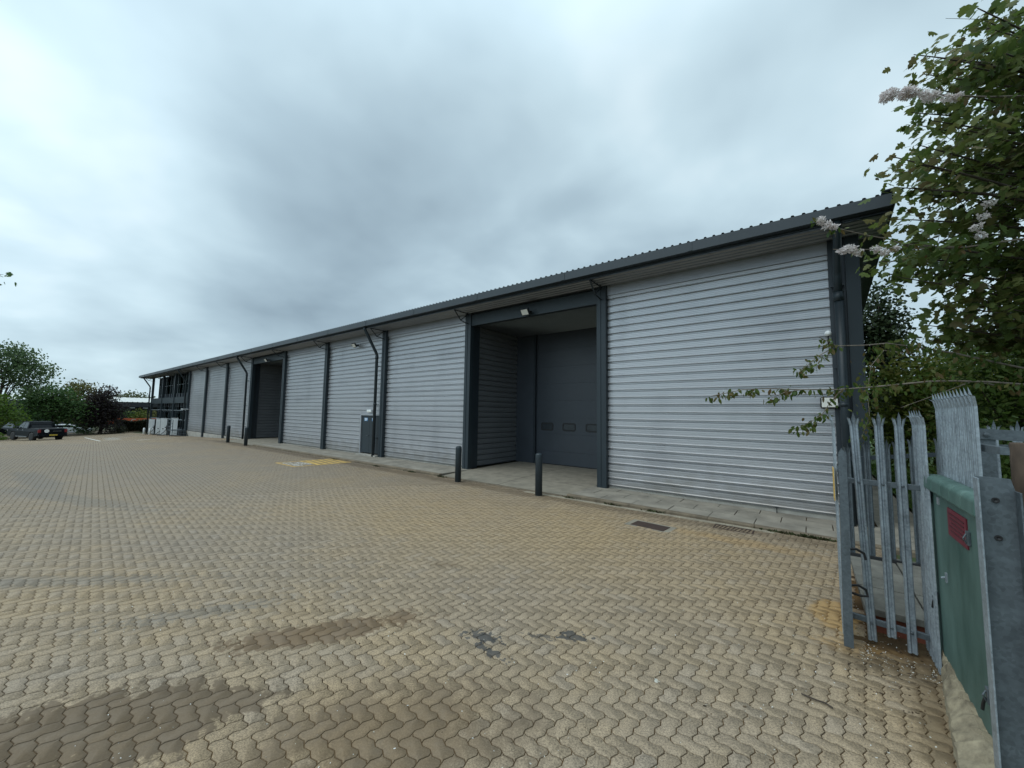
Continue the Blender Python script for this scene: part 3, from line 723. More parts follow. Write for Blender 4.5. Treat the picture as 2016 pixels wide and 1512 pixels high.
    # downpipes
    for x, r in ((0.61, .085), (-17.66, .075), (-35.86, .075), (-53.72, .075), (-71.75, .075)):
        zb = gz1(x, 11.2)-.02
        mb = MB()
        if x > 0:
            mb.tube([(x,10.62,6.52),(x,10.66,6.38),(x,11.30,5.62),(x,11.36,5.5),(x,11.36,5.1)], .075, 12); mb.tube([(x+.01,11.37,5.1),(x+.02,11.37,zb)], .088, 14)
            mb.tube([(x,11.36,5.13),(x,11.36,4.93)], .098, 14); mb.tube([(x,11.37,2.6),(x,11.37,2.52)], .098, 14)
        else:
            mb.tube([(x,10.58,6.53),(x,10.60,6.40),(x,11.30,5.28),(x,11.34,5.16),(x,11.34,zb)], r, 12)
            for z in (5.1, 2.7): mb.tube([(x,11.34,z),(x,11.34,z-.1)], r+.012, 12)
        d = P('downpipe', mb, M['anth'], smooth=True)
        for z in ((5.3,3.4,1.4) if x > 0 else (4.6,2.6,.9)):
            mb = MB(); mb.box(x-.12, x+.12, 11.42, 11.5, z, z+.03); part('pipe_clip', mb, M['anth_d'], d)
    # fire door
    mb = MB(); mb.box(-19.22,-19.15,11.50,11.66,.05,2.13); mb.box(-19.15,-17.41,11.50,11.66,2.06,2.13)
    d = P('fire_door', mb, M['chip'])
    for a, b in ((-19.145,-18.405),(-18.395,-17.45)):
        mb = MB(); mb.box(a, b, 11.555, 11.60, .10, 2.055); part('door_leaf', mb, M['anth'], d, bevel=.004)
        xc = a+.40 if a < -18.5 else a+.36
        mb = MB(); mb.box(xc-.16, xc+.16, 11.545, 11.553, 1.76, 1.93); part('door_sign', mb, M['blue'], d)
        mb = MB()
        for q, (u0, u1) in enumerate(((-.13,.11),(-.11,.13),(-.09,.06))): mb.box(xc+u0, xc+u1, 11.541, 11.544, 1.885-.05*q, 1.910-.05*q)
        part('sign_print', mb, M['white'], d)
    mb = MB(); mb.box(-19.23,-17.4,11.30,11.66,-.02,.045); part('door_step', mb, M['plinth'], d)
    mb = MB(); mb.tube([(-18.46,11.555,1.0),(-18.46,11.50,1.0),(-18.58,11.50,1.0)], .012, 6); part('door_handle', mb, M['galv_d'], d)
    # glazed office end, set back behind the columns
    GY = 12.12
    xe = -70.35
    bnd = [CX[9]-.2, CX[10], CX[11], xe]
    for a, b in zip(bnd[:-1], bnd[1:]):
        w0, w1 = min(a,b), max(a,b)
        mb = MB(); mb.box(w0+.03, w1-.03, GY+.02, GY+.04, -1.0, 6.45); wn = P('window', mb, M['glass'])
        mb = MB(); n = 5
        for q in range(n+1):
            x = w0+(w1-w0)*q/n; mb.box(x-.07, x+.07, GY-.10, GY+.015, -1.0, 6.45)
        for z in (0.9, 1.9, 4.1, 5.2): mb.box(w0, w1, GY-.06, GY+.012, z-.04, z+.04)
        part('mullion', mb, M['anth_d'], wn)
        for z0, z1 in ((3.45,4.08),(2.45,3.4),(-1.0,.1)): mb = MB(); mb.box(w0+.08, w1-.08, GY-.03, GY+.014, z0, z1); part('infill_panel', mb, M['door'], wn)
    mb = MB(); mb.box(xe-.04, xe, GY, 24, -1.2, 6.45); P('side_glazing', mb, M['glass'])
    for i in (9, 10, 11):
        mb = MB(); mb.box(CX[i+1]+.16, CX[i]-.16, FY+.05, FY+.25, 2.92, 3.62); P('spandrel_beam', mb, M['anth'])
        for zz in (2.1, 1.05): mb = MB(); mb.tube([(CX[i+1]+.16, FY+.1, zz),(CX[i]-.16, FY+.1, zz)], .03, 6); P('guard_rail', mb, M['galv'])
    mb = MB(); mb.box(-71.3, CX[9], 11.7, GY-.11, 2.95, 3.15); P('balcony_floor', mb, M['anth_d'])
    mb = MB(); mb.box(-54.6,-53.45,11.66,11.72,.0,2.2); P('side_door', mb, M['anth_d'])
    mb = MB(); mb.box(-53.9,-52.9,11.1,11.55,2.22,2.28); P('door_canopy', mb, M['white'])
build_warehouse()

# ------------------------------------------------------------------ lamps and small fittings on the wall
def floodlight(x, y, z, label):
    t = thing('floodlight', (x, y, z), label, 'floodlight', 'floodlights along the eaves')
    mb = MB(); a = R(35)
    def rot(p): return (p[0], p[1]*math.cos(a)-p[2]*math.sin(a), p[1]*math.sin(a)+p[2]*math.cos(a))
    def rbox(mb, x0,x1,y0,y1,z0,z1):
        m2 = MB(); m2.box(x0,x1,y0,y1,z0,z1); mb.add([tuple(np.array(rot(v))+np.array((x,y,z))) for v in m2.v], m2.f)
    rbox(mb, -.17,.17,-.04,.04,-.13,.13); part('housing', mb, M['anth_d'], t, bevel=.012)
    mb = MB(); rbox(mb, -.14,.14,-.048,-.041,-.10,.10); part('lens', mb, M['lens'], t)
    mb = MB(); mb.tube([(x-.19,y+.02,z),(x-.19,y+.14,z+.02),(x+.19,y+.14,z+.02),(x+.19,y+.02,z)], .012, 6); mb.box(x-.06,x+.06,y+.12,y+.24,z-.02,z+.06); part('mounting_bracket', mb, M['black'], t)
    return t
floodlight(-8.15, 11.26, 6.00, 'square floodlight on the lintel over the nearest loading recess')
floodlight(-19.93, 11.36, 5.93, 'black floodlight on the cladding above the fire door')
floodlight(-31.9, 11.26, 5.98, 'floodlight on the lintel over the far loading recess')
def small_fittings():
    t = thing('emergency_light', (-18.42, 11.5, 2.24), 'small white emergency light box above the fire door', 'light')
    mb = MB(); mb.box(-18.62,-18.22,11.48,11.57,2.22,2.36); part('housing', mb, M['white'], t, bevel=.015)
    mb = MB(); mb.box(-18.59,-18.25,11.474,11.479,2.235,2.30); part('diffuser', mb, M['lens'], t)
    t = thing('wall_light', (.36, 11.4, 2.6), 'white faced rounded wall lamp near the corner downpipe', 'wall light')
    mb = MB(); mb.box(.20,.54,11.42,11.55,2.48,2.75); part('housing', mb, M['black'], t, bevel=.04)
    mb = MB(); mb.box(.225,.515,11.405,11.425,2.505,2.725); part('diffuser', mb, M['lens'], t, bevel=.03)
    t = thing('security_camera', (.40, 11.4, 4.1), 'tiny dome camera on a stalk high on the near end cladding', 'camera')
    mb = MB(); mb.tube([(.40,11.56,3.98),(.40,11.44,3.98),(.40,11.40,4.0),(.40,11.40,4.16)], .016, 8); part('bracket', mb, M['black'], t)
    mb = MB(); mb.lathe([(.02,0),(.06,.02),(.065,.07),(.05,.11),(.0,.13)], (.40,11.40,4.15), 14); part('dome', mb, M['white'], t, smooth=True)
    # stand pipe tap by the cladding foot
    mb = MB(); mb.tube([(-.72,11.60,.06),(-.72,11.52,.06),(-.72,11.52,-.12)], .012, 6); mb.tube([(-.76,11.52,.07),(-.68,11.52,.07)], .01, 6)
    single('outside_tap', mb, M['black'], 'small black tap poking out under the near cladding edge', 'tap')
small_fittings()

# ------------------------------------------------------------------ bollards
def bollards():
    L = ['dark grey bollard in front of the nearest loading recess, right of the pair', 'dark grey bollard left of the nearest recess, beside the steel column',
         'dark grey bollard before the downpipe of the far loading recess', 'leftmost dark grey bollard, beyond the far recess']
    pos = [(-6.35, 9.55), (-9.69, 9.55), (-29.78, 9.62), (-33.4, 9.66)]
    mb = MB(); mb.lathe([(.105,-.25),(.105,1.16),(.102,1.185),(.085,1.21),(.05,1.225),(.0,1.23)], (0,0,0), 24)
    b0 = None
    for (x, y), l in zip(pos, L):
        z = gz1(x, y)
        if b0 is None:
            b0 = thing('bollard', (x,y,z), l, 'bollard', 'bollards along the kerb')
            part('post', mb, M['anth'], b0, local=True, smooth=True, bevel=0)
            c = MB(); c.lathe([(.135,-.02),(.13,.004),(.106,.006)], (0,0,0), 20); part('footing', c, M['kerb'], b0, local=True)
        else: dup(b0, (x,y,z), l)
bollards()

# ------------------------------------------------------------------ ironwork in the paving
def ironwork():
    z = gz1(-2.8, 8.5)
    t = thing('manhole_cover', (-2.8, 8.5, z), 'rusty rectangular manhole cover set in the pavers', 'manhole')
    mb = MB(); c, s = math.cos(R(-5)), math.sin(R(-5))
    def q(x, y, zz): return (-2.80+x*c-y*s, 8.52+x*s+y*c, z+zz)
    def rb(mb, x0,x1,y0,y1,z0,z1):
        m = MB(); m.box(x0,x1,y0,y1,z0,z1); mb.add([q(*v) for v in m.v], m.f)
    rb(mb, -.36,.36,-.20,.20,-.05,.006); part('lid', mb, M['grate'], t, bevel=.004)
    mb = MB(); rb(mb,-.47,.47,-.27,-.205,-.05,.003); rb(mb,-.47,.47,.205,.27,-.05,.003); rb(mb,-.47,-.365,-.2,.2,-.05,.003); rb(mb,.365,.47,-.2,.2,-.05,.003); part('frame', mb, M['conc'], t)
    z = gz1(-1.4, 9.55)
    t = thing('drain_grate', (-1.4, 9.5, z), 'black slotted drain grate against the kerb', 'drain')
    mb = MB(); mb.box(-1.72,-1.08,9.34,9.68,z-.06,z-.03); part('sump', mb, M['black'], t)
    mb = MB()
    for k in range(9):
        x = -1.70+k*.072; mb.add([(x,9.36,z+.006),(x+.02,9.36,z+.006),(x+.065,9.66,z+.006),(x+.045,9.66,z+.006),(x,9.36,z-.012),(x+.02,9.36,z-.012),(x+.065,9.66,z-.012),(x+.045,9.66,z-.012)], [(0,1,2,3),(0,4,5,1),(1,5,6,2),(2,6,7,3),(3,7,4,0)])
    part('bars', mb, M['grate'], t)
    mb = MB(); mb.box(-1.74,-1.06,9.33,9.36,z-.05,z+.007); mb.box(-1.74,-1.06,9.66,9.69,z-.05,z+.007); mb.box(-1.74,-1.71,9.36,9.66,z-.05,z+.007); mb.box(-1.03,-1.0,9.36,9.66,z-.05,z+.007); part('frame', mb, M['grate'], t)
ironwork()

# ------------------------------------------------------------------ painted bay markings
def strip(mb, a, b, w, lift=0.006):
    a = Vector((a[0],a[1],0)); b = Vector((b[0],b[1],0)); d = (b-a).normalized(); n = Vector((-d.y,d.x,0))*w/2
    k = max(1, int((b-a).length/1.0))
    for i in range(k):
        p, q = a+(b-a)*i/k, a+(b-a)*(i+1)/k
        v = [p+n*-1, q+n*-1, q+n, p+n]; mb.add([(x.x,x.y,gz1(x.x,x.y)+lift) for x in v], [(0,1,2,3)])
def text_mesh(txt, size):
    cu = bpy.data.curves.new('lettering', 'FONT'); cu.body = txt; cu.size = size; cu.align_x = 'CENTER'; cu.resolution_u = 2
    o = bpy.data.objects.new('lettering', cu); COL.objects.link(o)
    dg = bpy.context.evaluated_depsgraph_get(); me = bpy.data.meshes.new_from_object(o.evaluated_get(dg))
    vs = [tuple(v.co) for v in me.vertices]; fs = [tuple(p.vertices) for p in me.polygons]
    bpy.data.objects.remove(o); bpy.data.curves.remove(cu); bpy.data.meshes.remove(me)
    return vs, fs
def markings():
    mb = MB()
    S = lambda a, b: strip(mb, a, b, .09)
    x0, x1 = -18.97, -17.10
    S((x0-.05,7.36),(x1+.05,7.36)); S((x0,7.41),(x0,9.85)); S((x1,7.41),(x1,9.85)); S((x0+.05,8.36),(x1-.05,8.36)); S((x0-.05,9.88),(x1+.05,9.88))
    for k in range(5): S((x1-.06, 8.42+.30*k), (x0+.06, min(8.62+.30*k, 9.84)))
    fl = MB(); fl.add([(x, y, gz1(x, y)+.004) for x, y in ((x0,8.36),(x1,8.36),(x1,9.88),(x0,9.88))], [(0,1,2,3)])
    tag(link_mesh('bay_infill', fl.v, fl.f, M['ochre'], None, local=True), kind='structure')
    tag(link_mesh('bay_marking', mb.v, mb.f, M['yellow'], None, local=True), kind='structure')
    mb = MB()
    for line, yy in (('KEEP', 7.92), ('CLEAR', 7.48)):
        vs, fs = text_mesh(line, .50)
        mb.add([(-18.03+v[0]*1.05, yy+v[1], gz1(-18.03, yy)+.007) for v in vs], fs)
    tag(link_mesh('painted_lettering', mb.v, mb.f, M['wline'], None, local=True), kind='structure')
    mb = MB(); S = lambda a, b, w=.12: strip(mb, a, b, w, .012)
    S((-62,4.95),(-43.5,4.30)); S((-43.5,4.30),(-45.4,5.6)); S((-62,4.95),(-64.5,6.6))
    for k in range(3): S((-47-3.4*k,4.9+.3*k),(-48.6-3.4*k,6.1+.3*k), .35)
    S((-42.8,6.25),(-44.0,7.1),.25); S((-44.0,7.1),(-50,11.0),.10); S((-52,5.6),(-58,9.2),.08); S((-57,5.8),(-64,9.6),.08)
    tag(link_mesh('parking_marking', mb.v, mb.f, M['wline'], None, local=True), kind='structure')
markings()

# ------------------------------------------------------------------ palisade gate, fences and the kiosk by the gateway
PXS = [-.036, -.029, -.015, -.005, .005, .015, .029, .036]; PYS = [.004, -.012, -.013, .004, .004, -.013, -.012, .004]
def pale_mb(base, h, ang=0.0, lean=0.0, leany=0.0):
    """W-section pale with a splayed triple point; its outer face looks along -Y before turning by ang"""
    mb = MB(); c, s = math.cos(ang), math.sin(ang)
    def T(x, y, z):
        x += lean*z; y += leany*z
        return (base[0]+x*c-y*s, base[1]+x*s+y*c, base[2]+z)
    zs = [0, h*.5, h-.15]; n = 8
    vs = [T(PXS[i], PYS[i], z) for z in zs for i in range(n)]
    fs = [(k*n+i, k*n+i+1, (k+1)*n+i+1, (k+1)*n+i) for k in range(2) for i in range(n-1)]
    mb.add(vs, fs)
    b = h-.15
    # left, centre and right points
    for idx, tip, out in (((0,1,2), (-.052,-.050), .055), ((2,3,4,5), (0,-.030), .0), ((5,6,7), (.052,-.050), .055)):
        low = [T(PXS[i], PYS[i], b) for i in idx]
        m_ = [T(PXS[i]*1.12+tip[0]*.22, PYS[i]*1.1-.012, b+.075) for i in idx]
        t = T(tip[0], tip[1], h-out)
        k = len(idx)
        mb.add(low+m_+[t], [(q, q+1, k+q+1, k+q) for q in range(k-1)]+[(k+q, k+q+1, 2*k) for q in range(k-1)])
    return mb
def bar(mb, a, b, w, t, up=True):
    """flat bar from a to b: w tall, t thick"""
    a = Vector(a); b = Vector(b); d = (b-a).normalized(); n = Vector((0,0,1)).cross(d).normalized()*t/2; u = Vector((0,0,w/2))
    v = [a-n-u, a+n-u, a+n+u, a-n+u, b-n-u, b+n-u, b+n+u, b-n+u]
    return mb.add(v, [(0,1,2,3),(7,6,5,4),(0,4,5,1),(1,5,6,2),(2,6,7,3),(3,7,4,0)])
def gateway():
    g = thing('palisade_gate', (.5, 5.6, -.07), 'galvanised palisade gate leaf of three spiked pales facing the yard', 'gate')
    for x, z0, l in ((.432,-.03,-.027), (.578,.05,-.004), (.722,-.05,0.0)):
        part('pale', pale_mb((x,5.60,z0), 2.33-z0, 0, l), M['galv'], g)
    for z, zz in ((1.585,1.565), (.165,.125)):
        mb = MB(); bar(mb, (.25,5.635,z), (.90,5.635,zz), .055, .04); part('rail', mb, M['galv_d'], g, bevel=.004)
        for x in (.432,.578,.722):
            mb = MB(); mb.lathe([(.012,0),(.012,.01),(.006,.016)], (0,0,0), 8)
            mb.v = [(x+v[0]+(-.027*z if x < .5 else 0), 5.597-v[2], (z+zz)/2+v[1]) for v in mb.v]; part('bolt', mb, M['galv_d'], g)
    # gate stile with a pointed head
    p = thing('gate_post', (.23, 5.37, -.07), 'flat galvanised gate post with a clipped pointed head and black straps', 'gate post')
    mb = MB(); mb.prism([(.193,-.07),(.268,-.07),(.288,1.88),(.25,1.945),(.222,1.89)], 1, 5.36, 5.372)
    mb.prism([(.193,-.07),(.203,-.07),(.232,1.88),(.222,1.88)], 1, 5.372, 5.44); part('plate', mb, M['galv_d'], p)
    for z in (.86, .50):
        mb = MB(); pts = [(.26,5.40,z+.04),(.33,5.43,z+.05),(.39,5.46,z+.01),(.40,5.46,z-.05),(.34,5.43,z-.05),(.27,5.40,z-.03)]
        if z > .7: pts = pts[:4]
        mb.tube(pts, .013, 6); part('rubber_strap', mb, M['black'], p)
    # second leaf swung open towards the warehouse, seen edge-on
    o = thing('palisade_gate', (.2, 6.0, -.07), 'open galvanised palisade gate leaf seen edge-on in front of the cladding, with a yellow plate', 'gate')
    for k in range(8):
        part('pale', pale_mb((.205+.004*k,5.52+.155*k,.0), 2.30, R(-90)), M['galv'], o)
    for z in (1.6, .15):
        mb = MB(); bar(mb, (.245,5.45,z), (.27,6.70,z), .05, .035); part('rail', mb, M['galv_d'], o)
    mb = MB(); mb.box(.175,.182,5.40,5.62,1.38,1.72); part('yellow_plate', mb, M['yellow'], o)
    # fence running from the gate back towards the camera
    f = thing('palisade_fence', (.95, 5.5, -.07), 'galvanised palisade fence of close pales seen side-on above the green kiosk', 'fence')
    for k in range(5): part('pale', pale_mb((.86,5.80-.115*k,-.05), 2.40, R(-90)), M['galv'], f)
    for k in range(12): part('pale', pale_mb((.985,5.50-.098*k,-.05), 2.56, R(-90)), M['galv'], f)
    for x, z in ((.93,1.6), (1.03,2.05), (1.03,.4)):
        mb = MB(); bar(mb, (x,6.0 if x < 1 else 5.6,z), (x,5.25 if x < 1 else 4.1,z), .05, .04); part('rail', mb, M['galv_d'], f)
    # kiosk door
    k = thing('green_kiosk', (.93, 4.7, 0), 'green plastic utility kiosk with a sagging lid and a red notice', 'kiosk')
    mb = MB(); mb.box(.885,.965,4.02,5.44,-.2,1.64); part('panel', mb, M['green'], k, bevel=.012)
    mb = MB()
    for q in range(5):
        y0 = 4.0+.29*q; mb.prism([(.845,1.60),(.975,1.60),(.975,1.735),(.875,1.735),(.850,1.71)], 1, y0+.004, y0+.286)
    part('lid', mb, M['green'], k, bevel=.014)
    mb = MB(); mb.box(.876,.884,4.33,4.82,1.31,1.53)
    part('notice', mb, M['red'], k)
    mb = MB()
    for q in range(5): mb.box(.872,.8755,4.37+.01*q,4.77-.03*(q%3),1.485-.033*q,1.495-.033*q)
    part('notice_print', mb, M['redline'], k)
    def clip(y, z, strap):
        mb = MB(); mb.box(.868,.885,y-.025,y+.025,z-.05,z+.05); mb.tube([(.868,y,z+.03),(.85,y-.01,z),(.866,y,z-.04)], .006, 6); c = part('latch', mb, M['galv_d'], k, bevel=.003)
        if strap:
            mb = MB(); mb.tube([(.862,y,z-.02),(.855,y+.012,z-.06),(.850,y+.02,z-.11)] if strap > 0 else [(.862,y,z+.02),(.86,y+.01,z+.07),(.862,y+.025,z+.12)], .009, 6); part('latch_strap', mb, M['black'], c)
    clip(5.40,1.52,-1); clip(5.41,.60,1); clip(4.30,1.40,0); clip(4.12,.42,1)
    mb = MB(); mb.box(.874,.886,5.00,5.03,.86,.94); mb.tube([(.874,5.015,.90),(.85,5.02,.89)], .008, 6); part('lock', mb, M['galv'], k)
    mb = MB(); mb.box(.876,.885,5.10,5.15,1.50,1.56); part('tag_plate', mb, M['chip'], k)
    # steel section post in the near corner
    p = thing('steel_post', (.82, 3.45, -.04), 'tall grey steel channel post with two bolt holes, nearest the camera on the right', 'post')
    mb = MB(); mb.prism([(.752,-.2),(.895,-.2),(.898,1.86),(.884,1.925),(.752,1.93)], 1, 3.47, 3.482); part('web', mb, M['galv_d'], p)
    mb = MB(); mb.box(.744,.752,3.40,3.482,-.2,1.925); part('flange', mb, M['galv'], p, bevel=.002)
    mb = MB(); mb.box(.895,.903,3.40,3.482,-.2,1.86); part('flange', mb, M['galv_d'], p, bevel=.002)
    for z in (1.80, 1.59):
        mb = MB(); mb.lathe([(.016,0),(.016,.004),(.009,.004),(.0,-.001)], (0,0,0), 14); mb.v = [(.822+v[0], 3.4695-v[2], z+v[1]) for v in mb.v]; part('bolt_hole', mb, M['black'], p)
    # rough stone edging under the kiosk
    mb = MB(); nseg = 40; rr = random.Random(4)
    A0, A1, B0, B1 = (.865,5.42), (.56,3.05), (.885,5.36), (.80,3.0)
    rows = []
    for i in range(nseg+1):
        t = i/nseg; f_ = lambda a, b: (a[0]+(b[0]-a[0])*t, a[1]+(b[1]-a[1])*t)
        a, b = f_(A0, A1), f_(B0, B1); j = lambda s: rr.uniform(-s, s)
        rows.append([(a[0]+j(.006), a[1], -.10), (a[0]+.015+j(.012), a[1], .03+j(.01)), (a[0]+(b[0]-a[0])*.75+j(.012), a[1]+(b[1]-a[1])*.7, .11+j(.014)), (b[0]+j(.006), b[1], .14+j(.018)), (b[0]+.16, b[1], .12+j(.01)), (b[0]+.17, b[1], -.1)])
    m_ = 6; mb.add([v for r_ in rows for v in r_], [(i*m_+q, i*m_+q+1, (i+1)*m_+q+1, (i+1)*m_+q) for i in range(nseg) for q in range(m_-1)]+[tuple(range(m_)), tuple(range(nseg*m_, nseg*m_+m_))[::-1]])
    single('stone_edging', mb, M['crete_moss'], 'rough mossy stone edging at the foot of the green kiosk', 'edging', smooth=False)
    # fence at the right edge of the picture
    r = thing('palisade_fence', (1.6, 5.5, 0), 'palisade fence with a flat top bar at the right picture edge', 'fence')
    mb = MB(); bar(mb, (1.215,5.5,2.135), (2.3,5.5,2.07), .095, .012); part('top_bar', mb, M['galv_d'], r)
    mb = MB(); mb.box(1.235,1.335,5.51,5.522,-.05,2.10); part('flat_post', mb, M['galv_d'], r)
    for x in (1.66, 1.83, 2.02, 2.2): part('pale', pale_mb((x,6.9,0.0), 2.26, 0), M['galv'], r)
    mb = MB(); bar(mb, (1.45,6.95,1.95), (2.4,6.95,1.97), .05, .05); part('rail', mb, M['galv_d'], r)
    mb = MB(); mb.lathe([(.02,0),(.02,.012),(.0,.016)], (0,0,0), 10); mb.v = [(1.28+v[0], 5.49-v[2], 2.125+v[1]) for v in mb.v]; part('bolt', mb, M['galv_d'], r)
    mb = MB(); mb.lathe([(.10,-.2),(.10,2.02),(.092,2.035),(.0,2.035)], (1.70,6.25,0), 20)
    single('rusty_post', mb, M['rust'], 'round rusty steel post behind the flat top bar', 'post', smooth=True)
    # rear fence across the gable path
    b = thing('palisade_fence', (.9, 8.0, 0), 'lower rear palisade fence across the gable path, behind the gate leaf', 'fence')
    for x, z in ((.44,1.88),(.665,1.94),(.885,1.96),(.995,1.985),(1.155,2.03),(1.42,2.06)): part('pale', pale_mb((x,8.0,.10), z-.10, 0), M['galv_d'], b)
    mb = MB(); bar(mb, (.40,8.03,1.62), (1.65,8.03,1.80), .055, .05); part('rail', mb, M['anth_d'], b)
    mb = MB(); bar(mb, (.36,7.95,.20), (1.4,7.95,.20), .045, .05); part('rail', mb, M['black'], b)
    # concrete cover slabs over a brick chamber
    c = thing('chamber_cover', (.85, 6.9, 0), 'weathered concrete cover slabs on a low red brick chamber behind the gate', 'chamber')
    mb = MB(); mb.box(.44,1.30,5.98,8.1,-.2,.11); part('brick_wall', mb, M['redbrick'], c)
    for q in range(6):
        y = 5.90+.375*q; mb = MB(); mb.box(.40,.90,y,y+.365,.114,.185+random.uniform(-.006,.006)); part('slab', mb, M['cslab'], c, bevel=.006)
        mb = MB(); mb.box(.91,1.34,y,y+.365,.114,.20+random.uniform(-.006,.006)); part('slab', mb, M['cslab'], c, bevel=.006)
gateway()

# ------------------------------------------------------------------ foliage
def half_leaf(kind):
    if kind == 'maple': h = [(0,0),(-.10,.16),(.04,.46),(.22,.32),(.42,.55),(.52,.26),(.72,.30),(1.0,0)]
    elif kind == 'oval': h = [(0,0),(.18,.19),(.48,.26),(.78,.17),(1.0,0)]
    else: h = [(0,0),(.35,.36),(.8,.28),(1.0,0)]
    return h
def leaves(name, P, D, Nn, S, kind, m, parent, tint=None):
    P = np.asarray(P, float); n = len(P)
    D = D/np.linalg.norm(D, axis=1, keepdims=True)
    Nn = Nn-(Nn*D).sum(1, keepdims=True)*D; Nn /= np.linalg.norm(Nn, axis=1, keepdims=True)+1e-9
    Sd = np.cross(Nn, D)
    h = half_leaf(kind); k = len(h)
    u = np.array([p[0] for p in h]+[p[0] for p in h[1:-1]]); v = np.array([p[1] for p in h]+[-p[1] for p in h[1:-1]])
    nn = -.22*np.abs(v)-.22*u*u
    if kind == 'card': nn = nn*1.2
    V = P[:,None,:]+S[:,None,None]*(u[None,:,None]*D[:,None,:]+v[None,:,None]*Sd[:,None,:]+(rng.uniform(.3,2.2,n)[:,None]*nn[None,:])[:,:,None]*Nn[:,None,:])
    m_ = len(u)
    f1 = list(range(k)); f2 = [0]+[k-1]+list(range(k+len(h)-3, k-1, -1))
    base = np.arange(n)*m_
    loops = np.concatenate([base[:,None]+np.array(f1)[None], base[:,None]+np.array(f2)[None]], 1).ravel()
    tot = np.tile([len(f1), len(f2)], n); st = np.concatenate([[0], np.cumsum(tot)[:-1]])
    if tint is None: tint = rng.random(n)
    return np_mesh(name, V.reshape(-1,3), loops, st, tot, [m], None, {'tint': np.repeat(tint, 2)}, parent=parent)
M['syc'] = leaf_mat('sycamore_leaves', [(.042,.074,.022),(.074,.118,.028),(.108,.150,.036),(.150,.158,.050),(.140,.105,.055)])
M['cherry'] = leaf_mat('cherry_leaves', [(.040,.075,.014),(.070,.115,.020),(.115,.135,.030),(.13,.085,.035)])
M['bush'] = leaf_mat('bush_leaves', [(.034,.064,.012),(.064,.112,.020),(.10,.155,.030),(.13,.165,.04)])
M['yellowbush'] = leaf_mat('yellow_green_leaves', [(.060,.090,.014),(.105,.145,.022),(.155,.18,.036),(.18,.16,.045)])
M['pine'] = leaf_mat('pine_needles', [(.020,.034,.014),(.036,.056,.022),(.055,.072,.030)], .15)
M['birch'] = leaf_mat('birch_leaves', [(.040,.075,.034),(.075,.125,.052),(.125,.185,.082),(.18,.24,.12)])
M['lime'] = leaf_mat('lime_leaves', [(.045,.095,.012),(.085,.150,.020),(.13,.20,.035)])
M['dkgreen'] = leaf_mat('dark_green_leaves', [(.030,.070,.022),(.064,.125,.038),(.105,.18,.056)])
M['olive'] = leaf_mat('olive_leaves', [(.075,.080,.022),(.12,.12,.034),(.17,.155,.05)])
M['purple'] = leaf_mat('purple_leaves', [(.016,.013,.015),(.030,.023,.025),(.048,.037,.036),(.045,.045,.030)])
M['hedge'] = leaf_mat('hedge_leaves', [(.014,.018,.010),(.026,.030,.014),(.045,.045,.020)])
M['fargreen'] = leaf_mat('far_leaves', [(.075,.098,.045),(.115,.135,.065),(.15,.16,.085)])
def ell(n, c, r, shell=.45):
    v = rng.normal(size=(n,3)); v /= np.linalg.norm(v, axis=1, keepdims=True)
    return np.array(c)+v*(rng.random(n)**shell)[:,None]*np.array(r)
def crown(name, blobs, n, size, m, parent, kind='card', droop=.3, clump=10, spread=.9, shell=.4):
    """leaves in many small clumps spread through the lobes of the crown, so that gaps and an uneven outline remain"""
    vol = np.array([b[3]*b[4]*b[5] for b in blobs])**.75; w = vol/vol.sum(); P = []; tint = []
    for b, q in zip(blobs, w):
        nc = max(4, int(n*q/clump)); c = ell(nc, b[:3], b[3:6], shell)
        ct = rng.random(nc)
        sp = size*spread*2.2
        pts = c[:,None,:]+rng.normal(size=(nc,clump,3))*np.array([sp,sp,sp*.55]); P.append(pts.reshape(-1,3))
        tint.append(np.clip(np.repeat(ct, clump)*.75+rng.random(nc*clump)*.35-.05, 0, 1))
    P = np.concatenate(P); n = len(P)
    D = rng.normal(size=(n,3)); D[:,2] = D[:,2]*.6-droop
    Nn = rng.normal(size=(n,3))*.7; Nn[:,2] += .8
    return leaves(name, P, D, Nn, size*rng.uniform(.6,1.3,n), kind, m, parent, np.concatenate(tint))
def tree(name, base, label, cat, blobs, n, size, m, limbs=6, group=None, trunk=.2, droop=.3, kind='card', bark='bark', clump=10, spread=.9, shell=.4):
    t = thing(name, base, label, cat, group)
    mb = MB(); b = Vector(base); top = max(blobs, key=lambda q: q[2]); c0 = Vector((top[0], top[1], top[2]))
    mid = b.lerp(c0, .45)+Vector((random.uniform(-.2,.2), random.uniform(-.2,.2), 0))
    mb.tube([b-Vector((0,0,.3)), b+Vector((0,0,.3)), mid, c0], [trunk*1.3, trunk, trunk*.7, trunk*.12], 8)
    for k in range(limbs):
        q = blobs[k % len(blobs)]; f = random.uniform(.25,.8); s = b.lerp(c0, f); e = Vector(ell(1, q[:3], [x*.85 for x in q[3:6]], .2)[0])
        m1 = s.lerp(e, .5)+Vector((0,0,random.uniform(0,.3)*(e-s).length*.4)); mb.tube([s, m1, e], [trunk*.4, trunk*.22, trunk*.06], 5, False)
    part('trunk', mb, M[bark], t, smooth=True)
    crown('crown', blobs, n, size, m, t, kind, droop, clump, spread, shell)
    return t
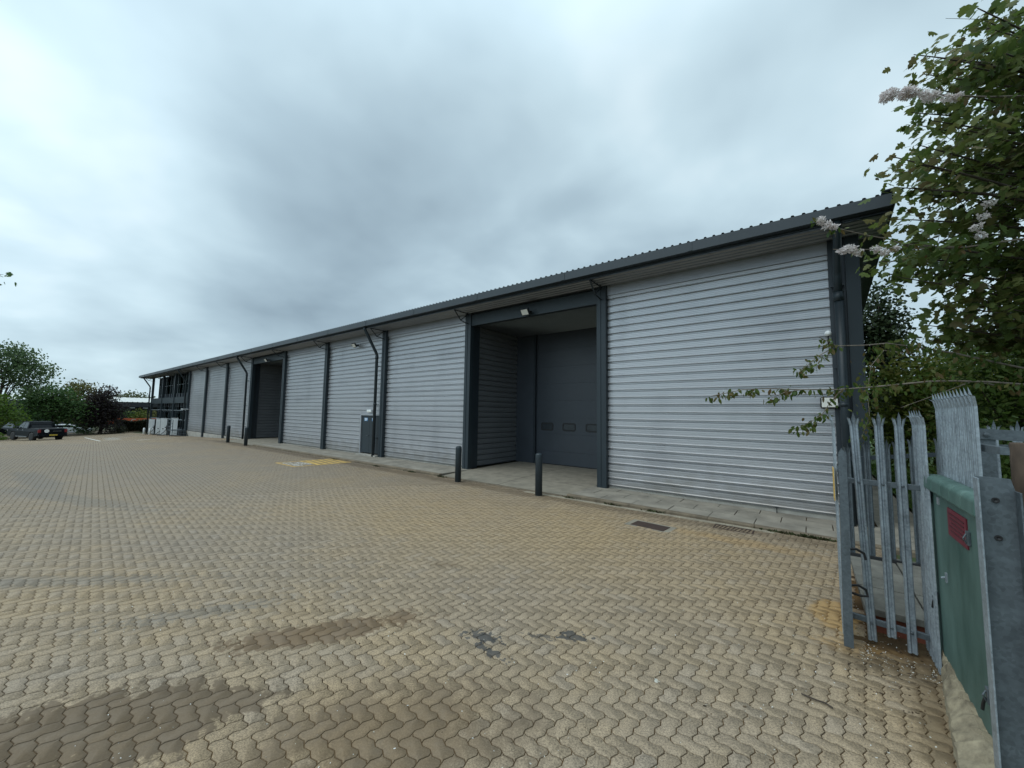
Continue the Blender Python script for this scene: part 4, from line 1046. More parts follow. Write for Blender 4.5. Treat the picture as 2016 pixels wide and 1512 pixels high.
def far_trees():
    G = 'trees beyond the parking bays'
    tree('birch_tree', (-74,-1.2,-1.6), 'tall loose grey green tree with drooping twigs at the left picture edge', 'tree',
         [(-74,-2.2,7.0,2.4,2.0,2.8),(-73.5,.2,6.6,2,1.5,2.0),(-73,1.9,6.3,1.4,1.1,1.3),(-74,-.6,8.6,1.5,1.3,1.4),(-74,-4,7,3,2.2,3.5),(-73.6,.9,4.9,1.5,1.3,1.2),(-73.8,.6,8.0,1.3,1.2,1.3)], 9500, .22, M['birch'], 16, G, .22, .9, clump=9, spread=1.0)
    tree('lime_tree', (-64.5,-1.0,-1.3), 'bright yellow green small tree low at the left picture edge', 'tree',
         [(-64.5,-.9,1.9,1.8,1.25,1.6),(-64.5,.1,1.2,1.4,.8,1.0),(-64.5,-1.4,2.8,1.4,1.0,.9),(-64.5,-2,1,1.6,1.2,1.5)], 2600, .20, M['lime'], 8, G, .1)
    tree('broadleaf_tree', (-79,3.0,-1.7), 'dense dark green tree behind the black pickup', 'tree',
         [(-79,2.2,2.0,2.4,1.9,2.3),(-79,4.0,2.6,2.2,1.7,2.2),(-79,1.2,3.6,2,1.3,1.4),(-79,5.2,1.6,1.6,1.2,2.0),(-79,3.0,4.3,1.6,1.3,1.0)], 5200, .27, M['dkgreen'], 10, G, .25)
    tree('olive_tree', (-93,6.8,-2.0), 'yellow olive rounded tree between the dark green tree and the purple tree', 'tree',
         [(-93,6.8,3.0,2.6,2.2,3.4),(-93,5.2,2.6,2,1.8,3.0),(-93,8.6,2.4,2,1.4,3.2),(-93,6.3,5.6,1.6,1.3,1.1)], 4200, .30, M['olive'], 8, G, .25)
    tree('purple_tree', (-80,7.8,-1.5), 'dark purple leaved bushy tree in the planting bed', 'tree',
         [(-80,7.8,.6,1.8,2.1,1.9),(-80,7.7,2.8,1.5,1.5,1.6),(-80,8.2,4.5,.9,.95,1.1),(-80,7.1,4.0,.9,.8,1.0),(-80,9.3,1.9,1.2,.9,1.3),(-80,6.3,1.0,1.2,.9,1.2),(-80,7.4,1.8,1.4,2.0,1.4)], 9000, .20, M['purple'], 10, G, .2)
    tree('far_tree', (-134,16.5,-2.5), 'pale green rounded tree showing above the white roof', 'tree',
         [(-134,17.5,3.9,4,2.0,2.6),(-134,19.6,3.4,4,2.0,2.3),(-134,15.2,3.5,3,1.5,2.0),(-134,22,2.4,3,2.4,2.2)], 3400, .42, M['fargreen'], 5, G, .3)
    tree('far_tree', (-150,30,-2.5), 'dark distant tree seen past the glazed end of the warehouse', 'tree',
         [(-150,28,2.2,4,5,3.5),(-150,37,2.4,4,6,3.6),(-150,22,2.0,3,3,2.6)], 2500, .55, M['dkgreen'], 5, G, .3)
    t = thing('clipped_hedge', (-85,11.8,-1.5), 'dark clipped hedge between the purple tree and the glazed office end', 'hedge')
    n = 5200; P = np.stack([rng.uniform(-86,-84,n), rng.uniform(9.7,15.2,n), -1.5+1.75*rng.random(n)**.7], -1)
    e = rng.random(n) < .6; P[e,0] = -84+rng.normal(0,.08,e.sum()); e2 = rng.random(n) < .3; P[e2,2] = .2+rng.normal(0,.07,e2.sum())+.12*np.sin(P[e2,1]*2)
    leaves('foliage', P, rng.normal(size=(n,3)), rng.normal(size=(n,3))+np.array([.5,0,.5]), .15*rng.uniform(.7,1.3,n), 'card', M['hedge'], t)
    mb = MB(); mb.box(-85.8,-84.15,9.9,15.0,-1.7,.05); part('stems', mb, M['soil'], t)
    for (x,y,z,r,l,mm) in ((-80,6.2,-1.3,.9,'low dark shrub at the foot of the purple tree','dkgreen'),(-77.5,3.6,-1.5,.8,'low shrub right behind the pickup tailgate','hedge'),
                           (-69,-1.0,-1.4,.55,'small light green shrub at the far left kerb','lime'),(-81,9.6,-1.4,.7,'low shrub between the purple tree and the hedge','hedge')):
        tree('shrub', (x,y,z-.2), l, 'shrub', [(x,y,z+r*.5,r*1.2,r*1.3,r)], 900, .14, M[mm], 3, None, .04)
    for k, (x, y) in enumerate(((-112,13.6),(-112,16.4),(-112,19.4))):
        tree('shrub', (x,y,-2.3), ['leafy shrub left of the pair under the white far roof','rusty green shrub in the middle under the white far roof','shrub beside the office end under the white far roof'][k], 'shrub',
             [(x,y,0.5,1.2,1.7,1.7)], 900, .26, M['yellowbush' if k == 1 else 'olive' if k == 2 else 'dkgreen'], 3, None, .06)
    # woodland far behind everything
    n = 16000; a = rng.uniform(R(40), R(118), n); d = rng.uniform(190, 330, n)
    h = 5+1.5*np.sin(a*23)+1.5*np.sin(a*57+1)
    P = np.stack([-np.sin(a)*d, np.cos(a)*d, -3+rng.random(n)**.6*np.maximum(h,3)], -1)
    o = leaves('woodland', P, rng.normal(size=(n,3)), rng.normal(size=(n,3)), rng.uniform(1.2,3.0,n), 'card', M['fargreen'], None); tag(o, kind='stuff')
    n = 9000; a = rng.uniform(R(-60), R(10), n); d = rng.uniform(70, 140, n); h = 5+2*np.sin(a*23)
    P = np.stack([-np.sin(a)*d, np.cos(a)*d, rng.random(n)**.6*h], -1)
    o = leaves('woodland', P, rng.normal(size=(n,3)), rng.normal(size=(n,3)), rng.uniform(1.0,2.0,n), 'card', M['dkgreen'], None); tag(o, kind='stuff')
far_trees()
SYC = [(2.05,7.82,7.98),(2.35,8.4,7.95),(2.99,10.06,9.24),(2.93,9.6,8.33),(2.18,7.99,7.44),(2.35,8.79,8.46),(1.5,8.29,7.99),(1.56,7.66,7.42),(2.1,9.29,8.5),(1.9,7.84,7.22),(2.35,8.78,7.68),(2.73,9.35,7.73),(1.57,8.27,7.61),(1.73,8.75,7.64),(2.08,9.33,7.95),(2.56,10.18,8.2),(2.47,8.69,6.98),(1.51,8.75,7.32),(1.59,8.94,7.19),(1.6,8.06,6.69),(1.69,7.52,6.21),(2.63,10.32,7.64),(2.52,8.8,6.63),(1.44,8.03,6.36),(1.95,9.67,7.06),(2.09,9.11,6.68),(2.33,9.06,6.46),(2.88,10.15,6.76),(1.01,7.09,5.83),(1.3,8.81,6.39),(1.37,8.13,6.17),(1.04,7.29,5.48),(1.47,8.87,6.11),(1.88,9.75,6.61),(1.79,8.1,5.87),(2.36,9.47,6.24),(2.5,8.86,5.79),(1.54,9.11,6.05),(1.87,9.32,6.04),(1.9,8.25,5.44),(2.69,10.2,6.03),(1.89,9.22,5.72),(2.17,9.5,5.66),(2.54,10.08,5.84),(1.08,8.11,5.36),(1.28,9.01,5.46),(1.17,9.21,5.29),(1.21,7.53,4.72),(1.8,9.63,5.28),(1.86,8.67,4.96),(2.22,9.15,4.91),(2.35,8.5,4.76),(1.01,8.71,4.89),(1.09,7.9,4.37),(1.66,9.6,5.03),(1.84,8.42,4.6),(2.4,9.48,4.77),(2.59,9.29,4.51),(1.01,8.54,4.62),(1.73,8.19,4.24),(2.06,8.41,4.2),(2.78,10.24,4.44),(1.75,9.47,4.21),(1.52,8.91,3.78),(1.88,10.0,3.81),(1.78,8.28,3.88),(2.35,10.19,3.92),(2.1,8.45,3.91),(2.97,10.9,4.25),(2.63,9.91,3.74),(2.11,9.42,4.18),(2.56,10.64,3.79),(2.02,9.82,3.71)]
def spray_tree(name, base, label, cat, tips, m, kind, per, size, fork, trunk, leaf_from=.6, sp=(.13,.13,.08), seed=1, bark='bark', droop=.45):
    rs = np.random.default_rng(seed); t = thing(name, base, label, cat)
    mb = MB(); b = Vector(base); f0, f1 = fork
    mb.tube([b-Vector((0,0,.3)), Vector((b.x,b.y,f0)), Vector((b.x+.1,b.y,f1)), Vector((b.x,b.y+.1,f1+3))], [trunk*1.25,trunk,trunk*.7,trunk*.2], 10)
    P = []; D = []; tint = []
    for tip in tips:
        e = Vector(tip); z0 = min(max(e.z-.6-rs.random()*.9, f0), f1+2.4); s = Vector((b.x+.05,b.y,z0))
        mid = s.lerp(e, .5)+Vector((rs.normal()*.15, rs.normal()*.15, .10+.1*rs.random()))
        ctrl = [s, s.lerp(mid,.5)+Vector((0,0,.06)), mid, mid.lerp(e,.55)+Vector((rs.normal()*.05,rs.normal()*.05,.03)), e]
        L_ = (e-s).length; r0 = .012+.006*L_*.5
        mb.tube(ctrl, [r0*1.5, r0*1.1, r0*.8, r0*.6, .006], 6, False)
        n = int(per*rs.uniform(.6,1.3)); u = leaf_from+(1-leaf_from)*rs.random(n)**.6
        seg = np.minimum((u*4).astype(int), 3); fr = u*4-seg; C = np.array([list(c) for c in ctrl])
        p = C[seg]*(1-fr)[:,None]+C[seg+1]*fr[:,None]
        p = p+rs.normal(size=(n,3))*np.array(sp)*(0.5+.9*(1-np.abs(u-.8)))[:,None]; P.append(p)
        d = rs.normal(size=(n,3))*.8+np.array(list((e-s).normalized()))*.5; d[:,2] = d[:,2]*.4-droop*1.3; D.append(d)
        tint.append(np.clip(rs.random()*.5+rs.random(n)*.5, 0, 1))
        for q in range(3):       # side twigs
            a = ctrl[3].lerp(e, rs.random()*.7); w = a+Vector(rs.normal(size=3)*np.array([.28,.28,.12])); mb.tube([a, w], [.006,.003], 4, False)
    P = np.concatenate(P); D = np.concatenate(D); n = len(P)
    Nn = rs.normal(size=(n,3))*.45; Nn[:,2] += 1
    part('trunk', mb, M[bark], t, smooth=True)
    leaves('crown', P, D, Nn, size*rs.uniform(.6,1.25,n), kind, m, t, np.concatenate(tint))
    return t
def near_trees():
    rs = np.random.default_rng(11)
    extra = [tuple(v) for v in ell(26, (4.6,10.8,7.2), (2.2,2.4,3.4), .4)]+[tuple(v) for v in ell(40, (4.4,6.0,6.6), (2.0,2.6,1.3), .5)]  # second group: unseen sprays added over the gateway to shade the kiosk
    spray_tree('sycamore_tree', (4.9,10.8,0), 'large sycamore with lobed green leaves filling the upper right corner', 'tree', SYC+extra, M['syc'], 'maple', 90, .128, (2.6,7.4), .20, .42, seed=5)
    # cherry: long thin branches with a few hanging leaf tufts and white blossom
    t = thing('cherry_tree', (3.9,10.2,0), 'cherry tree reaching long thin leafy branches and white blossom across the near cladding', 'tree')
    A = [(3.9,10.2,2.2),(2.9,9.3,2.70),(2.483,8.972,2.786),(2.092,8.667,2.815),(1.677,8.345,2.823),(1.395,8.128,2.81),(.978,7.811,2.751),(.672,7.579,2.709),(.343,7.328,2.673),(-.084,6.998,2.665),(-.487,6.685,2.673),(-.757,6.478,2.653),(-1.129,6.2,2.551)]
    A2 = [(.385,7.359,2.681),(.237,7.264,2.48),(.137,7.204,2.301),(-.02,7.095,2.18),(-.139,7.01,2.104)]
    A3 = [(-.083,6.98,2.662),(-.275,6.788,2.62),(-.436,6.675,2.524)]
    B = [(3.9,10.2,2.5),(3.1,9.8,2.9),(2.624,9.436,3.063),(2.215,9.109,3.164),(1.782,8.762,3.28),(1.347,8.418,3.358),(.979,8.128,3.413),(.682,7.901,3.377),(.361,7.654,3.363),(.156,7.483,3.492)]
    B2 = [(.361,7.654,3.363),(.133,7.494,3.204),(.012,7.412,3.077),(-.11,7.33,2.951)]
    Cc = [(2.3,9.3,2.80),(2.035,9.125,2.868),(1.614,8.819,2.663),(1.123,8.462,2.433)]
    Dd = [(3.9,10.2,5.2),(3.0,8.8,6.7),(2.492,8.214,6.721),(2.115,7.924,6.70),(1.811,7.688,6.709),(1.601,7.524,6.719),(1.38,7.351,6.736),(1.154,7.174,6.76),(.964,7.032,6.707)]
    E_ = [(1.775,7.863,4.63),(1.22,7.437,4.599),(.937,7.205,4.733),(.755,7.061,4.765),(.492,6.85,4.837),(.344,6.731,4.883),(.155,6.572,5.012)]
    F_ = [(3.9,10.2,4.2),(3.0,9.0,4.75),(2.422,8.351,4.76),(1.775,7.863,4.63),(1.343,7.529,4.636),(1.101,7.338,4.666),(.932,7.215,4.593),(.61,6.967,4.574),(.333,6.753,4.576)]
    Gg = [(1.35,8.75,3.3),(.98,8.514,3.357),(.809,8.406,3.109),(.749,8.4,2.7),(.76,8.448,2.293),(.651,8.396,1.964)]
    mb = MB(); mb.tube([(3.9,10.2,-.3),(3.9,10.2,2.2),(3.9,10.2,5.4)], [.13,.11,.05], 10); part('trunk', mb, M['bark'], t, smooth=True)
    for br, r in ((A,.016),(A2,.006),(A3,.005),(B,.018),(B2,.006),(Cc,.010),(Dd,.014),(E_,.009),(F_,.014),(Gg,.007)):
        mb = MB(); n = len(br); mb.tube(br, [r*(1-.8*i/(n-1))+.002 for i in range(n)], 6, False); part('branch', mb, M['twig'], t, smooth=True)
    def along(br, u):
        C = np.array(br); s = np.minimum((u*(len(br)-1)).astype(int), len(br)-2); f = u*(len(br)-1)-s
        return C[s]*(1-f)[:,None]+C[s+1]*f[:,None]
    P = []; D = []
    def tufts(br, us, n, sp=.055):
        for u in us:
            c = along(br, np.array([u]))[0]; q = c+rs.normal(size=(n,3))*np.array([sp,sp,sp*.55])+np.array([0,0,-.02]); P.append(q)
            d = rs.normal(size=(n,3))*.5; d[:,2] -= .9; D.append(d)
    tufts(A, (.99,.965,.94,.90,.875,.80,.775,.755,.71,.66,.645,.56,.50), 12); tufts(A2, (.05,.2,.45,.6,.75,.88,.99), 12); tufts(A3, (.9,.75,1.0), 9)
    tufts(B, (.97,.93,.90,.72,.66,.60,.55,.5), 12); tufts(B2, (.15,.35,.5,.7,.85,.99), 11); tufts(Gg, np.linspace(.15,1,12), 16, .09); tufts(Cc, (.3,.6,.9), 8)
    tufts(E_, (.35,.55,.8,.98), 8); tufts(F_, (.4,.5,.6,.72,.86), 9); tufts(A, np.linspace(.15,.6,10), 16, .12); tufts(B, np.linspace(.15,.65,10), 14, .12); tufts(Dd, np.linspace(.2,.5,5), 10, .1)
    P = np.concatenate(P); D = np.concatenate(D); n = len(P); Nn = rs.normal(size=(n,3)); Nn[:,2] += .4
    leaves('leaves', P, D, Nn, .085*rs.uniform(.6,1.2,n), 'oval', M['cherry'], t, rs.random(n))
    P = []
    def pom(c, r, k):
        v = rs.normal(size=(k,3)); v /= np.linalg.norm(v, axis=1, keepdims=True); P.append(np.array(c)+v*(r*rs.uniform(.65,1.05,k))[:,None]*np.array([1,1,.75]))
    for br, us in ((Dd, ((.985,.07,170),(.965,.085,220),(.945,.06,120),(.86,.085,230),(.835,.09,240),(.81,.055,110),(.785,.045,80),(.74,.05,90),(.70,.075,160),(.675,.06,120),(.60,.05,90),(.545,.06,110),(.53,.05,90))),
                   (E_, ((.95,.05,90),(.89,.06,110),(.82,.045,80))), (F_, ((.955,.05,90),(.93,.06,120),(.905,.06,120),(.875,.05,90),(.80,.055,100),(.765,.05,80),(.69,.04,60)))):
        for u, r, k in us: pom(along(br, np.array([u]))[0]+np.array([0,0,rs.uniform(-.05,.01)]), r, k)
    for c in ((2.03,7.93,5.2),(1.98,7.95,5.05),(1.9,7.9,4.9),(1.95,7.98,4.8)): pom(c, .06, 80)
    P = np.concatenate(P); n = len(P)
    leaves('blossom', P, rs.normal(size=(n,3)), rs.normal(size=(n,3)), .036*rs.uniform(.7,1.2,n), 'oval', leaf_mat('cherry_blossom', [(.62,.54,.53),(.74,.68,.66),(.82,.78,.76)], .35), t, rs.random(n))
    # trees and shrubs beyond the rear fence
    tree('pine_tree', (3.6,30.5,0), 'thin dark pine behind the gable end', 'tree',
         [(3.55,30.4,3.6,1.5,1.0,1.5),(3.5,30.3,6.0,1.3,.9,1.6),(3.4,30,8.0,.9,.7,1.2),(3.3,29.8,9.4,.5,.4,.7),(3.9,30.5,2.0,1.6,1.2,1.2),(3.2,30,7.0,1.1,.8,1.3)], 9500, .19, M['pine'], 26, None, .11, .2, clump=9, spread=1.0)
    tree('yellow_green_shrub', (3.3,19.0,0), 'yellow green leafy shrub behind the fence, left of the dark bush', 'shrub',
         [(3.2,18.9,2.6,1.4,1.3,1.5),(2.7,18.5,1.6,.9,1.0,1.2),(3.6,19.3,3.7,1.1,1.0,1.0),(4.2,19.3,3.0,1.3,1.2,1.6),(3.0,18.8,3.6,1.0,1.0,1.0)], 10500, .15, M['yellowbush'], 12, None, .07, .4, 'oval')
    tree('dark_bush', (4.0,14.3,0), 'big dark green bush behind the right hand fence', 'shrub',
         [(3.6,14.1,2.6,1.2,1.1,1.6),(4.6,14.2,3.2,1.4,1.3,1.5),(3.1,14.0,1.5,.7,.9,1.1),(5.4,14.0,2.4,1.4,1.3,2.2),(4.3,13.2,1.3,1.5,.9,1.3),(3.7,14.2,3.6,1.1,1.0,.9)], 12500, .125, M['bush'], 14, None, .07, .4, 'oval')
    tree('low_bush', (2.45,12.6,0), 'low tangled bush between the gable path and the fence', 'shrub', [(2.5,12.6,.85,.55,.8,.85),(2.9,12.2,1.4,.6,.7,.9),(3.3,11.6,.9,.7,.8,.9)], 3600, .10, M['bush'], 8, None, .04, .3, 'oval')
    tree('hazel_tree', (6.8,21.5,0), 'fresh green bushy tree rising behind the dark bush', 'tree',
         [(6.4,21.5,4.6,1.9,1.6,1.9),(5.2,21.3,3.6,1.5,1.3,1.5),(7.9,21.6,5.4,1.9,1.6,1.8),(6.8,21,2.4,2.2,1.5,1.8)], 9500, .17, M['yellowbush'], 14, None, .12, .4, 'oval')
    # tree off the left edge whose branch tip just enters the view
    spray_tree('overhanging_tree', (-27,-6.0,-.1), 'tree beyond the left picture edge with one twig reaching into view', 'tree',
               [(-23.1,-.56,7.05),(-23.3,-.75,6.75),(-23.6,-1.1,7.1),(-24.5,-2.5,7.4),(-25.5,-3.5,8),(-26,-4,6),(-28,-5,8.6),(-27,-7,8.4),(-26,-8,7),(-28.5,-4.5,6.8)], M['dkgreen'], 'maple', 70, .14, (2.6,6.2), .16, .55, seed=9)
near_trees()

# ------------------------------------------------------------------ vehicles
def wheel_mb(c, r, w, ang):
    t = MB(); prof = [(r*.62,-w/2),(r*.93,-w/2),(r,-w*.32),(r,w*.32),(r*.93,w/2),(r*.62,w/2)]; t.lathe(prof, (0,0,0), 24)
    t.v = [(c[0]+v[0], c[1]+v[2], c[2]+v[1]) for v in t.v]
    h = MB(); h.lathe([(0.001,-w*.40),(r*.25,-w*.44),(r*.60,-w*.36),(r*.62,-w*.46),(r*.63,w*.46),(r*.6,w*.36),(r*.25,w*.44),(.001,w*.4)], (0,0,0), 20)
    h.v = [(c[0]+v[0], c[1]+v[2], c[2]+v[1]) for v in h.v]
    return t, h
def shell(mb, prof, hw, top=None):
    """side outline (x,z) swept across the car; hw(z) gives the half width"""
    n = len(prof); L_ = [(x, -hw(z), z) for x, z in prof]; Rr = [(x, hw(z), z) for x, z in prof]
    return mb.add(L_+Rr, [tuple(range(n)), tuple(range(n,2*n))[::-1]]+[(i, n+i, n+(i+1)%n, (i+1)%n) for i in range(n)])
def arch(cx, r, z0, n=7, rev=False):
    p = [(cx+r*math.cos(math.pi*k/n), z0+r*math.sin(math.pi*k/n)) for k in range(n+1)]
    return p if rev else p[::-1]
def pickup():
    t = thing('pickup_truck', (-58.4,1.55,gz1(-58.4,1.55)), 'black double cab pickup truck parked at the far left, tail towards the camera', 'pickup', None, math.atan2(-math.sin(R(19)), -math.cos(R(19))))
    Q = lambda n, mb, m, p=t, **k: part(n, mb, m, p, local=True, **k)
    r = .40; ax = (-1.62, 1.58)
    body = [(-2.66,.52),(-2.68,.72),(-2.66,1.10),(-2.60,1.14),(-.75,1.16),(1.05,1.13),(1.25,1.15),(2.25,1.06),(2.55,.96),(2.66,.80),(2.66,.48),(2.5,.36)]+arch(ax[1],.50,.36,7,True)+[(.9,.36),(-.9,.36)]+arch(ax[0],.50,.36,7,True)+[(-2.3,.46)]
    mb = MB(); shell(mb, body, lambda z: .95 if z < 1.0 else .91); Q('body', mb, M['carblack'], bevel=.03)
    cab = [(-.78,1.12),(-.70,1.50),(-.58,1.76),(-.45,1.80),(.38,1.80),(.52,1.76),(1.22,1.13)]
    mb = MB(); shell(mb, cab, lambda z: .90-.30*(z-1.12)); Q('cab', mb, M['carblack'], bevel=.03)
    hw = lambda z: .90-.30*(z-1.12)
    for s in (-1, 1):
        for pts in ([(-.62,1.18),(-.56,1.48),(-.45,1.70),(.0,1.72),(.0,1.18)], [(.06,1.18),(.06,1.72),(.42,1.71),(.98,1.18)]):
            mb = MB(); v = [(x, s*(hw(z)+.006), z) for x, z in pts]; mb.add(v if s > 0 else v[::-1], [tuple(range(len(v)))]); Q('side_window', mb, M['carglass'])
        mb = MB(); mb.box(.62,.80,s*.93-.10*(s<0),s*.93+.10*(s>0),1.14,1.30); Q('door_mirror', mb, M['carblack'], bevel=.03)
        for x in (-.15,.75): mb = MB(); mb.box(x-.09,x+.09,min(s*.955,s*.975),max(s*.955,s*.975),.98,1.02); Q('door_handle', mb, M['chip'])
        mb = MB(); mb.box(-2.69,-2.62,min(s*.76,s*.955),max(s*.76,s*.955),.80,1.08); Q('tail_light', mb, M['tail'], bevel=.02)
        mb = MB(); mb.box(2.52,2.67,min(s*.55,s*.93),max(s*.55,s*.93),.80,.95); Q('headlight', mb, M['lens'], bevel=.02)
        mb = MB(); mb.tube([(-.95,s*.97,.40),(.95,s*.97,.40)], .045, 8); Q('side_step', mb, M['rim'])
        for x in ax:
            a, b = wheel_mb((x, s*.84, r), r, .26, 0); w_ = Q('wheel', a, M['tyre'], smooth=True); part('rim', b, M['rim'], w_, local=True)
    mb = MB(); v = [(-.79,-.72,1.20),(-.79,.72,1.20),(-.60,.60,1.72),(-.60,-.60,1.72)]; mb.add([(x-.03,y,z) for x,y,z in v], [(3,2,1,0)]); Q('rear_window', mb, M['carglass'])
    mb = MB(); v = [(1.20,-.74,1.18),(1.20,.74,1.18),(.56,.62,1.75),(.56,-.62,1.75)]; mb.add([(x+.02,y,z+.012) for x,y,z in v], [(0,1,2,3)]); Q('windscreen', mb, M['carglass'])
    mb = MB(); mb.box(-2.55,-.85,-.80,.80,1.10,1.185); Q('bed_cover', mb, M['black'], bevel=.02)
    mb = MB(); mb.tube([(-1.0,-.78,1.15),(-.92,-.72,1.66),(-.92,.72,1.66),(-1.0,.78,1.15)], .035, 8); Q('sports_bar', mb, M['carblack'])
    mb = MB(); mb.box(-2.80,-2.64,-.92,.92,.46,.64); Q('rear_bumper', mb, M['carblack'], bevel=.03)
    mb = MB(); mb.box(-2.815,-2.805,-.26,.26,.52,.63); Q('number_plate', mb, M['plate'])
    mb = MB(); mb.lathe([(.155,0),(.155,.012),(.0,.013)], (0,0,0), 24); mb.v = [(-2.688-v[2], .40+v[0], .95+v[1]) for v in mb.v]; Q('round_sticker', mb, M['white'])
    mb = MB(); mb.box(-2.70,-2.685,-.55,.0,.90,.95); Q('tailgate_badge', mb, M['rim'])
    mb = MB(); mb.box(-.9,2.0,-.6,.6,.30,.36); Q('underside', mb, M['black'])
pickup()
def car(name, loc, rz, m, label, cat, h=1.0, suv=False):
    t = thing(name, loc, label, cat, None, rz); Q = lambda n, mb, mm, p=t, **k: part(n, mb, mm, p, local=True, **k)
    zt = 1.72 if suv else 1.45; r = .33; ax = (-1.32, 1.30)
    body = [(-2.15,.45),(-2.18,.75),(-2.12,.98),(-1.6,1.0),(.9,.98),(1.9,.86),(2.15,.70),(2.18,.42),(2.0,.28)]+arch(ax[1],.40,.28,6,True)+[(.7,.26),(-.7,.26)]+arch(ax[0],.40,.28,6,True)+[(-1.9,.32)]
    mb = MB(); shell(mb, body, lambda z: .87 if z < .9 else .84); Q('body', mb, m, bevel=.04)
    hw = lambda z: .82-.28*(z-.97)
    cab = [(-2.0 if suv else -1.85,.96),(-1.75 if suv else -1.35,zt-.08),(-1.4 if suv else -1.0,zt),(.2,zt),(.42,zt-.05),(1.15,.96)]
    mb = MB(); shell(mb, cab, hw); Q('roof', mb, m, bevel=.04)
    for s in (-1, 1):
        mb = MB(); v = [(x, s*(hw(z)+.006), z) for x, z in [(-1.6,1.02),(-1.35 if suv else -1.15,zt-.13),(.2,zt-.12),(.95,1.02)]]; mb.add(v, [tuple(range(4))]); Q('side_window', mb, M['carglass'])
        for x in ax: a, b = wheel_mb((x, s*.76, r), r, .2, 0); w_ = Q('wheel', a, M['tyre'], smooth=True); part('rim', b, M['rim'], w_, local=True)
        mb = MB(); mb.box(-2.19,-2.10,min(s*.58,s*.84),max(s*.58,s*.84),.70,.92); Q('tail_light', mb, M['tail'], bevel=.02)
        mb = MB(); mb.box(1.98,2.17,min(s*.5,s*.84),max(s*.5,s*.84),.62,.76); Q('headlight', mb, M['lens'], bevel=.02)
    z0, z1 = .96, zt-.05
    xr0, xr1 = (-2.0,-1.72) if suv else (-1.85,-1.2)
    mb = MB(); mb.add([(xr0-.01,-.70,1.02),(xr0-.01,.70,1.02),(xr1-.03,.60,z1),(xr1-.03,-.60,z1)], [(3,2,1,0)]); Q('rear_window', mb, M['carglass'])
    mb = MB(); mb.add([(1.13,-.72,1.0),(1.13,.72,1.0),(.44,.62,zt-.06),(.44,-.62,zt-.06)], [(0,1,2,3)]); mb.v = [(v[0]+.02,v[1],v[2]+.015) for v in mb.v]; Q('windscreen', mb, M['carglass'])
    return t
car('white_car', (-84.6,5.2,gz1(-84.6,5.2)+.05), R(75), M['carwhite'], 'white car half hidden behind the pickup tailgate and the shrubs', 'car')
car('dark_car', (-89,.35,gz1(-89,.35)+.15), R(200), M['carblack'], 'dark tall car behind the bonnet of the pickup', 'car', suv=True)
car('dark_car', (-82,-1.6,gz1(-82,-1.6)+.1), R(120), M['carblack'], 'dark hatchback cut by the left picture edge', 'car')

